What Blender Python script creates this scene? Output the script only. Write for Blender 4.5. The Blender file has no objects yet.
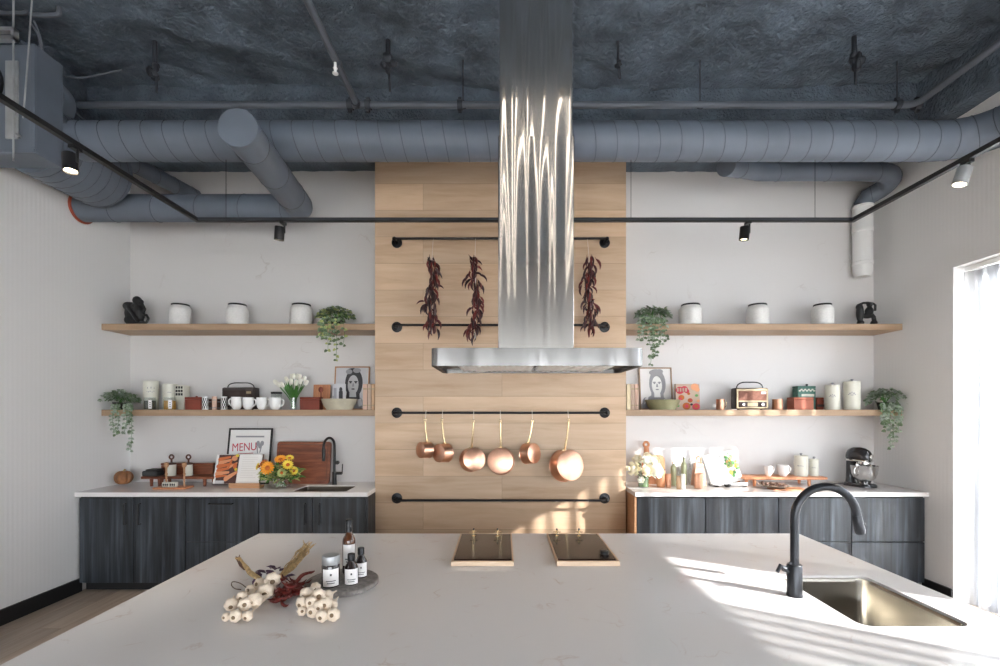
import bpy, math, random
from mathutils import Vector, Matrix, noise
random.seed(7)
PI = math.pi
sc = bpy.context.scene
COL = sc.collection

# ------------------------------------------------------------------ camera, world, sun, exposure
F, VX, VY, CZ = 473.0, 502.0, 410.0, 1.70        # focal length in pixels, vanishing point, eye height
cam_d = bpy.data.cameras.new('camera'); cam = bpy.data.objects.new('camera', cam_d); COL.objects.link(cam)
cam.location = (0, 0, CZ); cam.rotation_euler = (PI/2, 0, 0)
cam_d.sensor_width = 36; cam_d.lens = F/1000*36
cam_d.shift_x = -(VX-500)/1000; cam_d.shift_y = (VY-333)/1000
cam_d.clip_start = 0.05; cam_d.clip_end = 200
sc.camera = cam
sc.view_settings.view_transform = 'Standard'; sc.view_settings.look = 'None'
sc.view_settings.gamma = 1; sc.view_settings.use_curve_mapping = False
sc.view_settings.exposure = 2.05
sc.cycles.max_bounces = 10; sc.cycles.diffuse_bounces = 6; sc.cycles.glossy_bounces = 5
sc.cycles.transparent_max_bounces = 16; sc.cycles.sample_clamp_indirect = 6
sc.cycles.caustics_reflective = False; sc.cycles.caustics_refractive = False
w = bpy.data.worlds.new('sky'); sc.world = w; w.use_nodes = True
bg = w.node_tree.nodes['Background']
bg.inputs[0].default_value = (0.91, 0.955, 1.0, 1); bg.inputs[1].default_value = 4.0
SUN = Vector((-0.85, 0.52, -0.494)).normalized()
sl = bpy.data.lights.new('sun', 'SUN'); sl.energy = 6.5; sl.color = (1.0, 0.975, 0.95); sl.angle = math.radians(0.6)
so = bpy.data.objects.new('sun', sl); COL.objects.link(so); so.rotation_euler = SUN.to_track_quat('-Z', 'Y').to_euler()

def portal(loc, rot, sx, sy):                    # tells the renderer where the daylight enters
    l = bpy.data.lights.new('portal', 'AREA'); l.shape = 'RECTANGLE'; l.size = sx; l.size_y = sy; l.cycles.is_portal = True
    o = bpy.data.objects.new('portal', l); COL.objects.link(o); o.location = loc; o.rotation_euler = rot
portal((4.12, 0.85, 1.4), (0, PI/2, 0), 2.7, 6.6)
portal((.2, -4.45, 1.28), (PI/2, 0, 0), 6.7, 2.4)

# ------------------------------------------------------------------ helpers
def X(px, D): return (px-VX)*D/F
def Z(py, D): return CZ + (VY-py)*D/F
def P(px, py, D): return Vector((X(px, D), D, Z(py, D)))
def L(px, D): return px*D/F
def LR(w, px, D): return L(w/2, D)*F/math.hypot(F, px-VX)     # radius of a round thing w pixels wide seen off axis

class MB:
    def __init__(s): s.v = []; s.f = []; s.mi = []; s.m = 0; s.T = Matrix.Identity(4)
    def add(s, vs, fs):
        b = len(s.v); s.v += [s.T @ Vector(v) for v in vs]
        for f in fs: s.f.append([i+b for i in f]); s.mi.append(s.m)
        return s
    def box(s, x0, x1, y0, y1, z0, z1):
        return s.add([(x0,y0,z0),(x1,y0,z0),(x1,y1,z0),(x0,y1,z0),(x0,y0,z1),(x1,y0,z1),(x1,y1,z1),(x0,y1,z1)],
                     [(0,3,2,1),(4,5,6,7),(0,1,5,4),(1,2,6,5),(2,3,7,6),(3,0,4,7)])
    def lathe(s, prof, seg=24, c=(0,0,0), M=None):
        M = M or Matrix.Identity(4); vs = []; fs = []; n = len(prof); c = Vector(c)
        for r, z in prof:
            for k in range(seg):
                a = 2*PI*k/seg; vs.append(c + M @ Vector((r*math.cos(a), r*math.sin(a), z)))
        for i in range(n-1):
            for k in range(seg):
                k2 = (k+1) % seg; fs.append((i*seg+k, i*seg+k2, (i+1)*seg+k2, (i+1)*seg+k))
        if prof[0][0] > 1e-5: fs.append(tuple(reversed(range(seg))))
        if prof[-1][0] > 1e-5: fs.append(tuple((n-1)*seg+k for k in range(seg)))
        return s.add(vs, fs)
    def tube(s, pts, r, seg=8, closed=False):
        pts = [Vector(p) for p in pts]; n = len(pts); rs = r if isinstance(r, (list, tuple)) else [r]*n
        vs = []; fs = []; nrm = None
        for i, p in enumerate(pts):
            a = pts[(i-1) % n] if (closed or i > 0) else p
            b = pts[(i+1) % n] if (closed or i < n-1) else p
            t = (b-a).normalized()
            if nrm is None:
                u = Vector((0,0,1)) if abs(t.z) < .9 else Vector((1,0,0)); nrm = t.cross(u).normalized()
            nrm = (nrm - t*nrm.dot(t)).normalized(); bn = t.cross(nrm)
            for k in range(seg):
                q = 2*PI*k/seg; vs.append(p + (nrm*math.cos(q)+bn*math.sin(q))*rs[i])
        for i in range(n if closed else n-1):
            j = (i+1) % n
            for k in range(seg):
                k2 = (k+1) % seg; fs.append((i*seg+k, i*seg+k2, j*seg+k2, j*seg+k))
        if not closed: fs.append(tuple(reversed(range(seg)))); fs.append(tuple((n-1)*seg+k for k in range(seg)))
        return s.add(vs, fs)
    def ball(s, c, r, seg=16, rings=10, M=None):
        if not isinstance(r, (tuple, list)): r = (r, r, r)
        M = M or Matrix.Identity(3); c = Vector(c); vs = []; fs = []
        vs.append(c + M @ Vector((0,0,-r[2])))
        for i in range(1, rings):
            th = -PI/2 + PI*i/rings
            for k in range(seg):
                a = 2*PI*k/seg; vs.append(c + M @ Vector((r[0]*math.cos(th)*math.cos(a), r[1]*math.cos(th)*math.sin(a), r[2]*math.sin(th))))
        vs.append(c + M @ Vector((0,0,r[2]))); top = len(vs)-1
        for k in range(seg):
            k2 = (k+1) % seg; fs.append((0, 1+k2, 1+k)); fs.append((top, top-seg+k, top-seg+k2))
            for i in range(rings-2):
                a = 1+i*seg; fs.append((a+k, a+k2, a+seg+k2, a+seg+k))
        return s.add(vs, fs)
    def prism(s, pts, y0, y1):                   # outline in x-z, thickness along y
        n = len(pts); vs = [(x, y0, z) for x, z in pts] + [(x, y1, z) for x, z in pts]
        return s.add(vs, [tuple(range(n)), tuple(reversed(range(n, 2*n)))] + [(i, n+i, n+(i+1) % n, (i+1) % n) for i in range(n)])
    def leaf(s, p, d, up, ln, wd, fold=.25):      # pointed rounded leaf
        d = Vector(d).normalized(); sd = d.cross(Vector(up))
        sd = sd.normalized() if sd.length > 1e-4 else Vector((1,0,0)); u = sd.cross(d); p = Vector(p); h = wd/2
        q = lambda a, b, c: p + d*(a*ln) + sd*(b*h) + u*(c*wd)
        vs = [q(0,0,0), q(.3,-.9,fold), q(.7,-.75,fold*.8), q(1,0,-.1), q(.7,.75,fold*.8), q(.3,.9,fold), q(.5,0,0)]
        return s.add(vs, [(0,6,1), (1,6,2), (2,6,3), (3,6,4), (4,6,5), (5,6,0)])

def build(name, mb, mats, parent=None, smooth=38, bevel=0, seg=2):
    me = bpy.data.meshes.new(name); me.from_pydata([tuple(v) for v in mb.v], [], mb.f)
    for m in (mats if isinstance(mats, (list, tuple)) else [mats]): me.materials.append(m)
    me.polygons.foreach_set('material_index', mb.mi); me.update()
    if smooth:
        me.shade_smooth(); me.set_sharp_from_angle(angle=math.radians(smooth))
    o = bpy.data.objects.new(name, me); COL.objects.link(o)
    if parent: o.parent = parent
    if bevel:
        b = o.modifiers.new('bevel', 'BEVEL'); b.width = bevel; b.segments = seg; b.limit_method = 'ANGLE'; b.angle_limit = math.radians(50)
        b.harden_normals = False
    return o
def tag(o, label, cat, group=None):
    o['label'] = label; o['category'] = cat
    if group: o['group'] = group
    return o
def thing(name, label, cat, loc=(0,0,0), rz=0, group=None):
    o = bpy.data.objects.new(name, None); COL.objects.link(o); o.empty_display_size = .05
    o.location = loc; o.rotation_euler = (0, 0, rz); return tag(o, label, cat, group)
def struct(name, mb, m, bevel=0, smooth=38):
    o = build(name, mb, m, bevel=bevel, smooth=smooth); o['kind'] = 'structure'; return o
def kids(o): return [c for c in bpy.data.objects if c.parent == o]
def dup(o, loc, label=None, rz=None, parent=None):
    c = o.copy(); COL.objects.link(c); c.parent = parent
    if loc is not None: c.location = loc
    if rz is not None: c.rotation_euler = (0, 0, rz)
    if label: c['label'] = label
    for k in kids(o): dup(k, None, None, None, c)
    return c
def text(name, body, size, loc, rot, m, parent, ext=.0004, align='CENTER', sx=1):
    cu = bpy.data.curves.new(name, 'FONT'); cu.body = body; cu.size = size; cu.extrude = ext; cu.align_x = align; cu.align_y = 'CENTER'
    cu.materials.append(m); t = bpy.data.objects.new(name, cu); COL.objects.link(t); bpy.context.view_layer.update(); me = bpy.data.meshes.new_from_object(t.evaluated_get(bpy.context.evaluated_depsgraph_get())); bpy.data.objects.remove(t)
    o = bpy.data.objects.new(name, me); COL.objects.link(o); o.parent = parent
    return o
def arc(c, r, a0, a1, n, u=(1,0,0), v=(0,0,1)):
    c = Vector(c); u = Vector(u); v = Vector(v)
    return [c + (u*math.cos(math.radians(a0+(a1-a0)*i/n)) + v*math.sin(math.radians(a0+(a1-a0)*i/n)))*r for i in range(n+1)]
def bez(p0, p1, p2, p3, n=12):
    p0, p1, p2, p3 = map(Vector, (p0, p1, p2, p3)); o = []
    for i in range(n+1):
        t = i/n; o.append(p0*(1-t)**3 + p1*(3*t*(1-t)**2) + p2*(3*t*t*(1-t)) + p3*t**3)
    return o
def smoothpath(pts, n=6):                         # Catmull-Rom
    pts = [Vector(p) for p in pts]; o = []; q = [pts[0]*2-pts[1]] + pts + [pts[-1]*2-pts[-2]]
    for i in range(1, len(q)-2):
        for k in range(n):
            t = k/n; a, b, c, d = q[i-1], q[i], q[i+1], q[i+2]
            o.append(.5*((2*b) + (c-a)*t + (2*a-5*b+4*c-d)*t*t + (3*b-a-3*c+d)*t**3))
    return o + [pts[-1]]

# ------------------------------------------------------------------ materials
def nt(name):
    m = bpy.data.materials.new(name); m.use_nodes = True; t = m.node_tree
    return m, t, t.nodes['Principled BSDF'], t.nodes, t.links
def C(c): return (c[0], c[1], c[2], 1)
def pm(name, col, rough=.5, metal=0, var=0, vs=8, bump=0, bs=60, trans=0, coat=0, spec=.5, stretch=(1,1,1), ior=1.45, bd=.01, emit=None, es=0, sub=0):
    m, t, b, N, K = nt(name)
    b.inputs['Base Color'].default_value = C(col); b.inputs['Roughness'].default_value = rough; b.inputs['Metallic'].default_value = metal
    b.inputs['Transmission Weight'].default_value = trans; b.inputs['Coat Weight'].default_value = coat
    b.inputs['Specular IOR Level'].default_value = spec; b.inputs['IOR'].default_value = ior
    if emit: b.inputs['Emission Color'].default_value = C(emit); b.inputs['Emission Strength'].default_value = es
    if sub: b.inputs['Subsurface Weight'].default_value = sub; b.inputs['Subsurface Radius'].default_value = (.01,.006,.004)
    if var or bump:
        tc = N.new('ShaderNodeTexCoord'); mp = N.new('ShaderNodeMapping'); mp.inputs['Scale'].default_value = stretch
        K.new(tc.outputs['Object'], mp.inputs['Vector'])
    if var:
        n = N.new('ShaderNodeTexNoise'); n.inputs['Scale'].default_value = vs; n.inputs['Detail'].default_value = 5; K.new(mp.outputs[0], n.inputs['Vector'])
        r = N.new('ShaderNodeValToRGB'); r.color_ramp.elements[0].position = .3; r.color_ramp.elements[1].position = .7
        r.color_ramp.elements[0].color = C([x*(1-var) for x in col]); r.color_ramp.elements[1].color = C([min(1, x*(1+var)) for x in col])
        K.new(n.outputs['Fac'], r.inputs[0]); K.new(r.outputs[0], b.inputs['Base Color'])
    if bump:
        n = N.new('ShaderNodeTexNoise'); n.inputs['Scale'].default_value = bs; n.inputs['Detail'].default_value = 4; K.new(mp.outputs[0], n.inputs['Vector'])
        u = N.new('ShaderNodeBump'); u.inputs['Strength'].default_value = bump; u.inputs['Distance'].default_value = bd
        K.new(n.outputs['Fac'], u.inputs['Height']); K.new(u.outputs[0], b.inputs['Normal'])
    return m
def ramp(N, stops):
    r = N.new('ShaderNodeValToRGB'); e = r.color_ramp.elements
    while len(e) < len(stops): e.new(.5)
    for i, (p, c) in enumerate(stops): e[i].position = p; e[i].color = C(c)
    return r
def grain(name, stops, axis, scale=3, rough=.5, planks=None, stretch=14, mortar=None):
    """wood whose grain runs along axis; planks=(width,height) adds staggered boards each with its own tone"""
    m, t, b, N, K = nt(name); b.inputs['Roughness'].default_value = rough
    tc = N.new('ShaderNodeTexCoord'); mp = N.new('ShaderNodeMapping'); s = [stretch]*3; s[axis] = 1.0; mp.inputs['Scale'].default_value = s
    K.new(tc.outputs['Object'], mp.inputs['Vector']); vec = mp.outputs[0]
    if planks:
        sp = N.new('ShaderNodeSeparateXYZ'); K.new(tc.outputs['Object'], sp.inputs[0]); cb = N.new('ShaderNodeCombineXYZ')
        K.new(sp.outputs[planks[2]], cb.inputs[0]); K.new(sp.outputs[planks[3]], cb.inputs[1])
        br = N.new('ShaderNodeTexBrick'); br.offset = .37; br.offset_frequency = 2; br.squash = 1
        for k, v in (('Scale',1),('Mortar Size',planks[4] if len(planks) > 4 else .0012),('Mortar Smooth',.3),('Brick Width',planks[0]),('Row Height',planks[1]),('Bias',0)): br.inputs[k].default_value = v
        br.inputs['Color1'].default_value = (0,0,0,1); br.inputs['Color2'].default_value = (1,1,1,1); br.inputs['Mortar'].default_value = (.5,.5,.5,1)
        K.new(cb.outputs[0], br.inputs['Vector'])
        ml = N.new('ShaderNodeVectorMath'); ml.operation = 'SCALE'; ml.inputs[3].default_value = 9.0; K.new(br.outputs['Color'], ml.inputs[0])
        ad = N.new('ShaderNodeVectorMath'); ad.operation = 'ADD'; K.new(vec, ad.inputs[0]); K.new(ml.outputs[0], ad.inputs[1]); vec = ad.outputs[0]
    n = N.new('ShaderNodeTexNoise'); n.inputs['Scale'].default_value = scale; n.inputs['Detail'].default_value = 8; n.inputs['Roughness'].default_value = .6
    n.inputs['Distortion'].default_value = .4; K.new(vec, n.inputs['Vector'])
    r = ramp(N, stops); K.new(n.outputs['Fac'], r.inputs[0]); out = r.outputs[0]
    if planks:
        mx = N.new('ShaderNodeMix'); mx.data_type = 'RGBA'; mx.blend_type = 'MULTIPLY'; mx.inputs[0].default_value = 1
        pr = ramp(N, [(0,(.84,.84,.84)), (.5,(.96,.96,.96)), (1,(1.06,1.05,1.03))]); K.new(br.outputs['Color'], pr.inputs[0])
        K.new(out, mx.inputs[6]); K.new(pr.outputs[0], mx.inputs[7]); out = mx.outputs[2]
        m2 = N.new('ShaderNodeMix'); m2.data_type = 'RGBA'; m2.inputs[7].default_value = C(mortar or (.25,.16,.09)); K.new(br.outputs['Fac'], m2.inputs[0]); K.new(out, m2.inputs[6]); out = m2.outputs[2]
    K.new(out, b.inputs['Base Color'])
    u = N.new('ShaderNodeBump'); u.inputs['Strength'].default_value = .12; u.inputs['Distance'].default_value = .004; K.new(n.outputs['Fac'], u.inputs['Height']); K.new(u.outputs[0], b.inputs['Normal'])
    return m
def quartz(name, base, vein, rough=.15, scale=1.6, width=.02):
    m, t, b, N, K = nt(name); b.inputs['Roughness'].default_value = rough; b.inputs['Specular IOR Level'].default_value = .5
    tc = N.new('ShaderNodeTexCoord')
    n0 = N.new('ShaderNodeTexNoise'); n0.inputs['Scale'].default_value = scale; n0.inputs['Detail'].default_value = 6; n0.inputs['Distortion'].default_value = .6; K.new(tc.outputs['Object'], n0.inputs['Vector'])
    r = ramp(N, [(.5-width, (0,0,0)), (.5, (1,1,1)), (.5+width, (0,0,0))]); K.new(n0.outputs['Fac'], r.inputs[0])
    n1 = N.new('ShaderNodeTexNoise'); n1.inputs['Scale'].default_value = scale*2.3; K.new(tc.outputs['Object'], n1.inputs['Vector'])
    r1 = ramp(N, [(.52, (0,0,0)), (.68, (.75,.75,.75))]); K.new(n1.outputs['Fac'], r1.inputs[0])
    mu = N.new('ShaderNodeMath'); mu.operation = 'MULTIPLY'; K.new(r.outputs[0], mu.inputs[0]); K.new(r1.outputs[0], mu.inputs[1])
    mx = N.new('ShaderNodeMix'); mx.data_type = 'RGBA'; K.new(mu.outputs[0], mx.inputs[0]); mx.inputs[6].default_value = C(base); mx.inputs[7].default_value = C(vein)
    K.new(mx.outputs[2], b.inputs['Base Color']); return m
def fluted(name, col, axis, period=.038):
    m, t, b, N, K = nt(name); b.inputs['Roughness'].default_value = .6; b.inputs['Base Color'].default_value = C(col)
    tc = N.new('ShaderNodeTexCoord'); wv = N.new('ShaderNodeTexWave'); wv.wave_type = 'BANDS'; wv.bands_direction = axis; wv.wave_profile = 'SIN'
    wv.inputs['Scale'].default_value = 2*PI/20/period; wv.inputs['Distortion'].default_value = 0; K.new(tc.outputs['Object'], wv.inputs['Vector'])
    u = N.new('ShaderNodeBump'); u.inputs['Strength'].default_value = .12; u.inputs['Distance'].default_value = .004; K.new(wv.outputs['Fac'], u.inputs['Height']); K.new(u.outputs[0], b.inputs['Normal'])
    return m
def steel(name, col=(.50,.485,.465), rough=.22, wav=.1, sc_=(9, 9, .9), broad=.45, mix=.45):
    """brushed sheet: a sharp and a broad reflection over a slightly wavy surface"""
    m = bpy.data.materials.new(name); m.use_nodes = True; t = m.node_tree; N = t.nodes; K = t.links; N.clear()
    out = N.new('ShaderNodeOutputMaterial'); g1 = N.new('ShaderNodeBsdfGlossy'); g2 = N.new('ShaderNodeBsdfGlossy'); mx = N.new('ShaderNodeMixShader')
    g1.inputs['Roughness'].default_value = rough; g2.inputs['Roughness'].default_value = broad; mx.inputs[0].default_value = mix
    tc = N.new('ShaderNodeTexCoord'); mp = N.new('ShaderNodeMapping'); mp.inputs['Scale'].default_value = sc_; K.new(tc.outputs['Object'], mp.inputs['Vector'])
    n = N.new('ShaderNodeTexNoise'); n.inputs['Scale'].default_value = 1.0; n.inputs['Detail'].default_value = 0; K.new(mp.outputs[0], n.inputs['Vector'])
    u = N.new('ShaderNodeBump'); u.inputs['Strength'].default_value = wav; u.inputs['Distance'].default_value = .08; K.new(n.outputs['Fac'], u.inputs['Height'])
    for g in (g1, g2): g.inputs['Color'].default_value = C(col); K.new(u.outputs[0], g.inputs['Normal'])
    K.new(g1.outputs[0], mx.inputs[1]); K.new(g2.outputs[0], mx.inputs[2]); K.new(mx.outputs[0], out.inputs[0]); return m
def sheer(name, trans, pleat=None, through=(.22,.235,.26)):
    m = bpy.data.materials.new(name); m.use_nodes = True; t = m.node_tree; N = t.nodes; K = t.links; N.clear()
    o = N.new('ShaderNodeOutputMaterial'); tr = N.new('ShaderNodeBsdfTransparent'); tl = N.new('ShaderNodeBsdfTranslucent'); df = N.new('ShaderNodeBsdfDiffuse')
    tl.inputs[0].default_value = C(through); df.inputs[0].default_value = (.80,.81,.84,1)
    a = N.new('ShaderNodeMixShader'); a.inputs[0].default_value = .4; K.new(tl.outputs[0], a.inputs[1]); K.new(df.outputs[0], a.inputs[2])
    b = N.new('ShaderNodeMixShader'); b.inputs[0].default_value = trans
    if pleat:                                     # cloth doubled up in the pleats lets less through
        tc = N.new('ShaderNodeTexCoord'); wv = N.new('ShaderNodeTexWave'); wv.bands_direction = 'Y'; wv.inputs['Scale'].default_value = 2*PI/20/pleat; wv.inputs['Distortion'].default_value = 1.6; wv.inputs['Detail Scale'].default_value = .6
        mpn = N.new('ShaderNodeMapping'); mpn.inputs['Scale'].default_value = (1, 1, .12); K.new(tc.outputs['Object'], mpn.inputs['Vector']); K.new(mpn.outputs[0], wv.inputs['Vector'])
        rp = ramp(N, [(.35, (.02,.02,.02)), (.75, (trans, trans, trans))]); K.new(wv.outputs['Fac'], rp.inputs[0]); K.new(rp.outputs[0], b.inputs[0])
    K.new(a.outputs[0], b.inputs[1]); K.new(tr.outputs[0], b.inputs[2]); K.new(b.outputs[0], o.inputs[0]); return m
def pane_mat(name, col=(1,1,1), refl=.08):        # thin clear glass
    m = bpy.data.materials.new(name); m.use_nodes = True; t = m.node_tree; N = t.nodes; K = t.links; N.clear()
    o = N.new('ShaderNodeOutputMaterial'); tr = N.new('ShaderNodeBsdfTransparent'); tr.inputs[0].default_value = C(col); gl = N.new('ShaderNodeBsdfGlossy'); gl.inputs['Roughness'].default_value = .02
    b = N.new('ShaderNodeMixShader'); b.inputs[0].default_value = refl; K.new(tr.outputs[0], b.inputs[1]); K.new(gl.outputs[0], b.inputs[2]); K.new(b.outputs[0], o.inputs[0]); return m

M = {}
M['wall'] = fluted('white_fluted_panel', (.74,.735,.73), 'Y')
M['marble'] = quartz('pale_stone_cladding', (.69,.675,.668), (.56,.52,.50), .35, 1.3, .008)
M['white_paint'] = pm('white_paint', (.8,.8,.79), .6)
M['rear_wall'] = pm('grey_painted_wall', (.42,.415,.41), .7)
M['black_base'] = pm('black_baseboard', (.008,.008,.009), .5)
M['floor'] = grain('floor_boards', [(.3,(.36,.28,.22)), (.7,(.50,.41,.33))], 1, 2.0, .45, planks=(1.4,.18,1,0))
M['oakpanel'] = grain('oak_planks', [(.25,(.50,.325,.195)), (.5,(.63,.445,.295)), (.75,(.71,.53,.375))], 0, 1.1, .5, planks=(2.1,.262,0,2), stretch=9)
M['oak'] = grain('oak_shelf', [(.3,(.33,.215,.13)), (.7,(.45,.31,.20))], 0, 1.6, .5, stretch=12)
M['cabinet'] = grain('charcoal_wood', [(.30,(.008,.0085,.010)), (.5,(.025,.030,.037)), (.70,(.072,.088,.106))], 2, .9, .38, stretch=22)
M['cabinet_dark'] = pm('cabinet_carcass', (.015,.015,.016), .6)
M['quartz'] = quartz('white_quartz', (.80,.775,.765), (.62,.51,.46), .13, 3.2, .010)
M['steel'] = steel('brushed_steel', (.50,.485,.465), rough=.09, wav=.30, sc_=(12, 12, .38), broad=.26, mix=.4)
M['steel_hood'] = steel('brushed_steel_hood', (.27,.265,.26), .16, .4, sc_=(8, 8, .5), broad=.45, mix=.4)
M['filter'] = pm('steel_filter', (.84,.84,.83), .5, .25)
M['black'] = pm('matte_black', (.012,.012,.013), .42)
M['blackmetal'] = pm('black_metal', (.02,.02,.022), .35, .6)
M['faucet'] = pm('graphite_metal', (.035,.037,.042), .3, .7)
M['glass_black'] = pm('black_glass', (.030,.014,.010), .09, 0, spec=.28)
M['brass'] = pm('brass', (.80,.62,.36), .25, 1)
M['champagne'] = pm('champagne_trim', (.66,.5,.36), .35, .7)
M['copper'] = pm('copper', (.80,.46,.32), .34, 1, var=.08, vs=20)
M['copper_in'] = pm('tinned_inside', (.7,.66,.6), .4, 1)
M['sink'] = pm('sink_steel', (.36,.34,.30), .26, 1)
M['duct'] = pm('painted_duct', (.13,.155,.195), .5, 0, var=.10, vs=3)
M['duct_dark'] = pm('painted_duct_dark', (.03,.035,.045), .6)
M['ceil'] = pm('sprayed_ceiling', (.105,.135,.17), .9, 0, var=.35, vs=3, bump=1.0, bs=38, bd=.03)
M['seam'] = pm('duct_seam', (.065,.075,.095), .6)
M['pipe'] = pm('painted_pipe', (.105,.12,.145), .5)
M['galv'] = pm('galvanised', (.42,.43,.44), .45, .5, var=.2, vs=6)
M['ceramic'] = pm('speckled_ceramic', (.74,.73,.71), .45, var=.06, vs=60)
M['cream'] = pm('cream_enamel', (.72,.71,.62), .35)
M['white'] = pm('white_porcelain', (.85,.85,.84), .25)
M['paper'] = pm('white_paper', (.85,.84,.82), .8)
M['terracotta'] = pm('terracotta', (.40,.125,.075), .6, var=.1)
M['rust'] = pm('rust_red', (.22,.045,.025), .55, var=.15)
M['walnut'] = grain('walnut', [(.3,(.10,.026,.012)), (.5,(.21,.06,.026)), (.72,(.34,.125,.055))], 0, 3, .4, stretch=8)
M['darkwood'] = pm('dark_wood', (.09,.035,.02), .45, var=.3, vs=15)
M['midwood'] = grain('mid_wood', [(.3,(.38,.19,.09)), (.7,(.55,.31,.17))], 0, 6, .5)
M['orangewood'] = grain('warm_wood', [(.3,(.50,.20,.09)), (.7,(.66,.31,.16))], 2, 5, .45)
M['tan'] = pm('tan_cloth', (.55,.36,.22), .7, var=.1)
M['pinkwood'] = pm('pale_pink_book', (.62,.42,.33), .7)
M['leaf'] = pm('green_leaf', (.14,.20,.11), .5, var=.4, vs=25)
M['leaf2'] = pm('grey_green_leaf', (.30,.36,.28), .5, var=.35, vs=25)
M['leafpale'] = pm('pale_leaf', (.40,.45,.17), .5, var=.2, vs=25)
M['stem'] = pm('green_stem', (.07,.2,.04), .5)
M['soil'] = pm('dark_pot', (.03,.025,.022), .7)
M['petal_white'] = pm('white_petal', (.86,.85,.76), .5, sub=.1)
M['petal_cream'] = pm('cream_petal', (.85,.80,.62), .5, sub=.1)
M['petal_orange'] = pm('orange_petal', (.85,.38,.04), .5)
M['petal_yellow'] = pm('yellow_petal', (.80,.62,.08), .5)
M['petal_core'] = pm('rust_core', (.45,.12,.02), .7)
M['glass'] = pane_mat('clear_glass', (.9,.93,.92), .14)
M['water'] = pm('green_water', (.25,.42,.18), .2, trans=.5)
M['pumpkin'] = pm('pumpkin_skin', (.27,.115,.045), .5, var=.45, vs=14)
M['chili'] = pm('dried_chili', (.055,.008,.010), .3, var=.5, vs=12)
_m, _t, _b, _N, _K = nt('dried_chili_mixed'); _b.inputs['Roughness'].default_value = .3
_oi = _N.new('ShaderNodeObjectInfo'); _r = ramp(_N, [(0, (.02,.006,.008)), (.6, (.06,.010,.012)), (1, (.19,.022,.016))]); _K.new(_oi.outputs['Random'], _r.inputs[0]); _K.new(_r.outputs[0], _b.inputs['Base Color']); M['chili'] = _m
M['chili_red'] = pm('dried_red_chili', (.13,.018,.014), .35, var=.4, vs=12)
M['garlic'] = pm('garlic_skin', (.76,.64,.51), .5, var=.18, vs=26)
M['garlic_root'] = pm('garlic_root', (.22,.15,.09), .8)
M['straw'] = pm('dry_stalk', (.50,.35,.17), .75, var=.35, vs=40)
M['purple'] = pm('purple_leaf', (.10,.055,.10), .7, var=.4, vs=20)
M['string'] = pm('string', (.75,.7,.62), .8)
M['twine'] = pm('dark_twine', (.08,.05,.03), .8)
M['stone'] = pm('grey_stone', (.22,.20,.185), .6, var=.3, vs=70)
M['amber'] = pm('amber_bottle', (.07,.022,.008), .1, coat=.4)
M['darkglass'] = pm('dark_bottle', (.018,.012,.012), .1, coat=.5)
M['label'] = pm('white_label', (.80,.78,.77), .6)
M['ink'] = pm('ink', (.03,.03,.03), .7)
M['red_ink'] = pm('red_ink', (.55,.05,.08), .7)
M['grey1'] = pm('print_light_grey', (.60,.60,.62), .6)
M['grey2'] = pm('print_mid_grey', (.33,.33,.35), .6)
M['grey3'] = pm('print_dark_grey', (.045,.045,.05), .6)
M['skin_print'] = pm('print_pale', (.56,.56,.57), .6)
M['carrot'] = pm('print_carrot', (.62,.16,.05), .55)
M['carrot2'] = pm('print_pale_carrot', (.72,.32,.16), .55)
M['print_dark'] = pm('print_dark_ground', (.08,.035,.03), .55)
M['pale_cover'] = pm('pale_book_cover', (.50,.37,.29), .6)
M['green_tin'] = pm('green_tin', (.05,.16,.12), .4, var=.3, vs=40)
M['green_print'] = pm('print_green', (.12,.33,.1), .6)
M['olive'] = pm('olive_stoneware', (.26,.25,.14), .5, var=.1, vs=20)
M['sage_bowl'] = pm('pale_olive_stoneware', (.50,.46,.35), .5, var=.1, vs=20)
M['radio_brown'] = pm('radio_cloth', (.20,.075,.045), .6, var=.2, vs=50)
M['radio_dark'] = pm('radio_case', (.045,.035,.032), .45)
M['radio_black'] = pm('radio_dark_front', (.03,.014,.01), .5)
M['gold'] = pm('gold_trim', (.42,.34,.22), .4, .6)
M['chrome'] = pm('polished_steel', (.72,.71,.70), .12, 1)
M['mixer'] = pm('mixer_graphite', (.05,.05,.055), .2, .5, coat=.5)
M['olive_jar'] = pm('olive_glass', (.40,.42,.26), .3)
M['beans'] = pm('dark_beans', (.05,.05,.03), .5, var=.4, vs=80)
M['honey'] = pm('amber_grains', (.50,.25,.03), .5, var=.3, vs=80)
M['sheer'] = sheer('sheer_curtain', .5, .13, (.075,.08,.09)); M['sheer2'] = sheer('half_sheer_curtain', .30, .10); M['sheer_dense'] = sheer('lined_curtain', .06)
M['pane'] = pane_mat('window_glass')
M['lens'] = pm('lamp_lens', (1,.9,.75), .4, emit=(1,.8,.55), es=9)
M['strip'] = pm('added_lamp_strip', (1,1,1), .5, emit=(1,.88,.74), es=2.6)  # glowing face of the lamps added behind the viewer
M['sink_dark'] = pm('dark_sink_steel', (.14,.12,.10), .4, 1)
M['faint'] = pm('faint_print', (.72,.70,.68), .8)
M['sealant'] = pm('red_sealant', (.35,.07,.035), .6)
M['pave'] = pm('pavement', (.68,.67,.65), .8)
M['nuts'] = pm('nuts', (.16,.09,.06), .6, var=.3)
M['slate'] = pm('black_stone', (.035,.035,.035), .6)
M['candle'] = pm('white_wax', (.86,.85,.8), .5, sub=.2)

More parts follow.
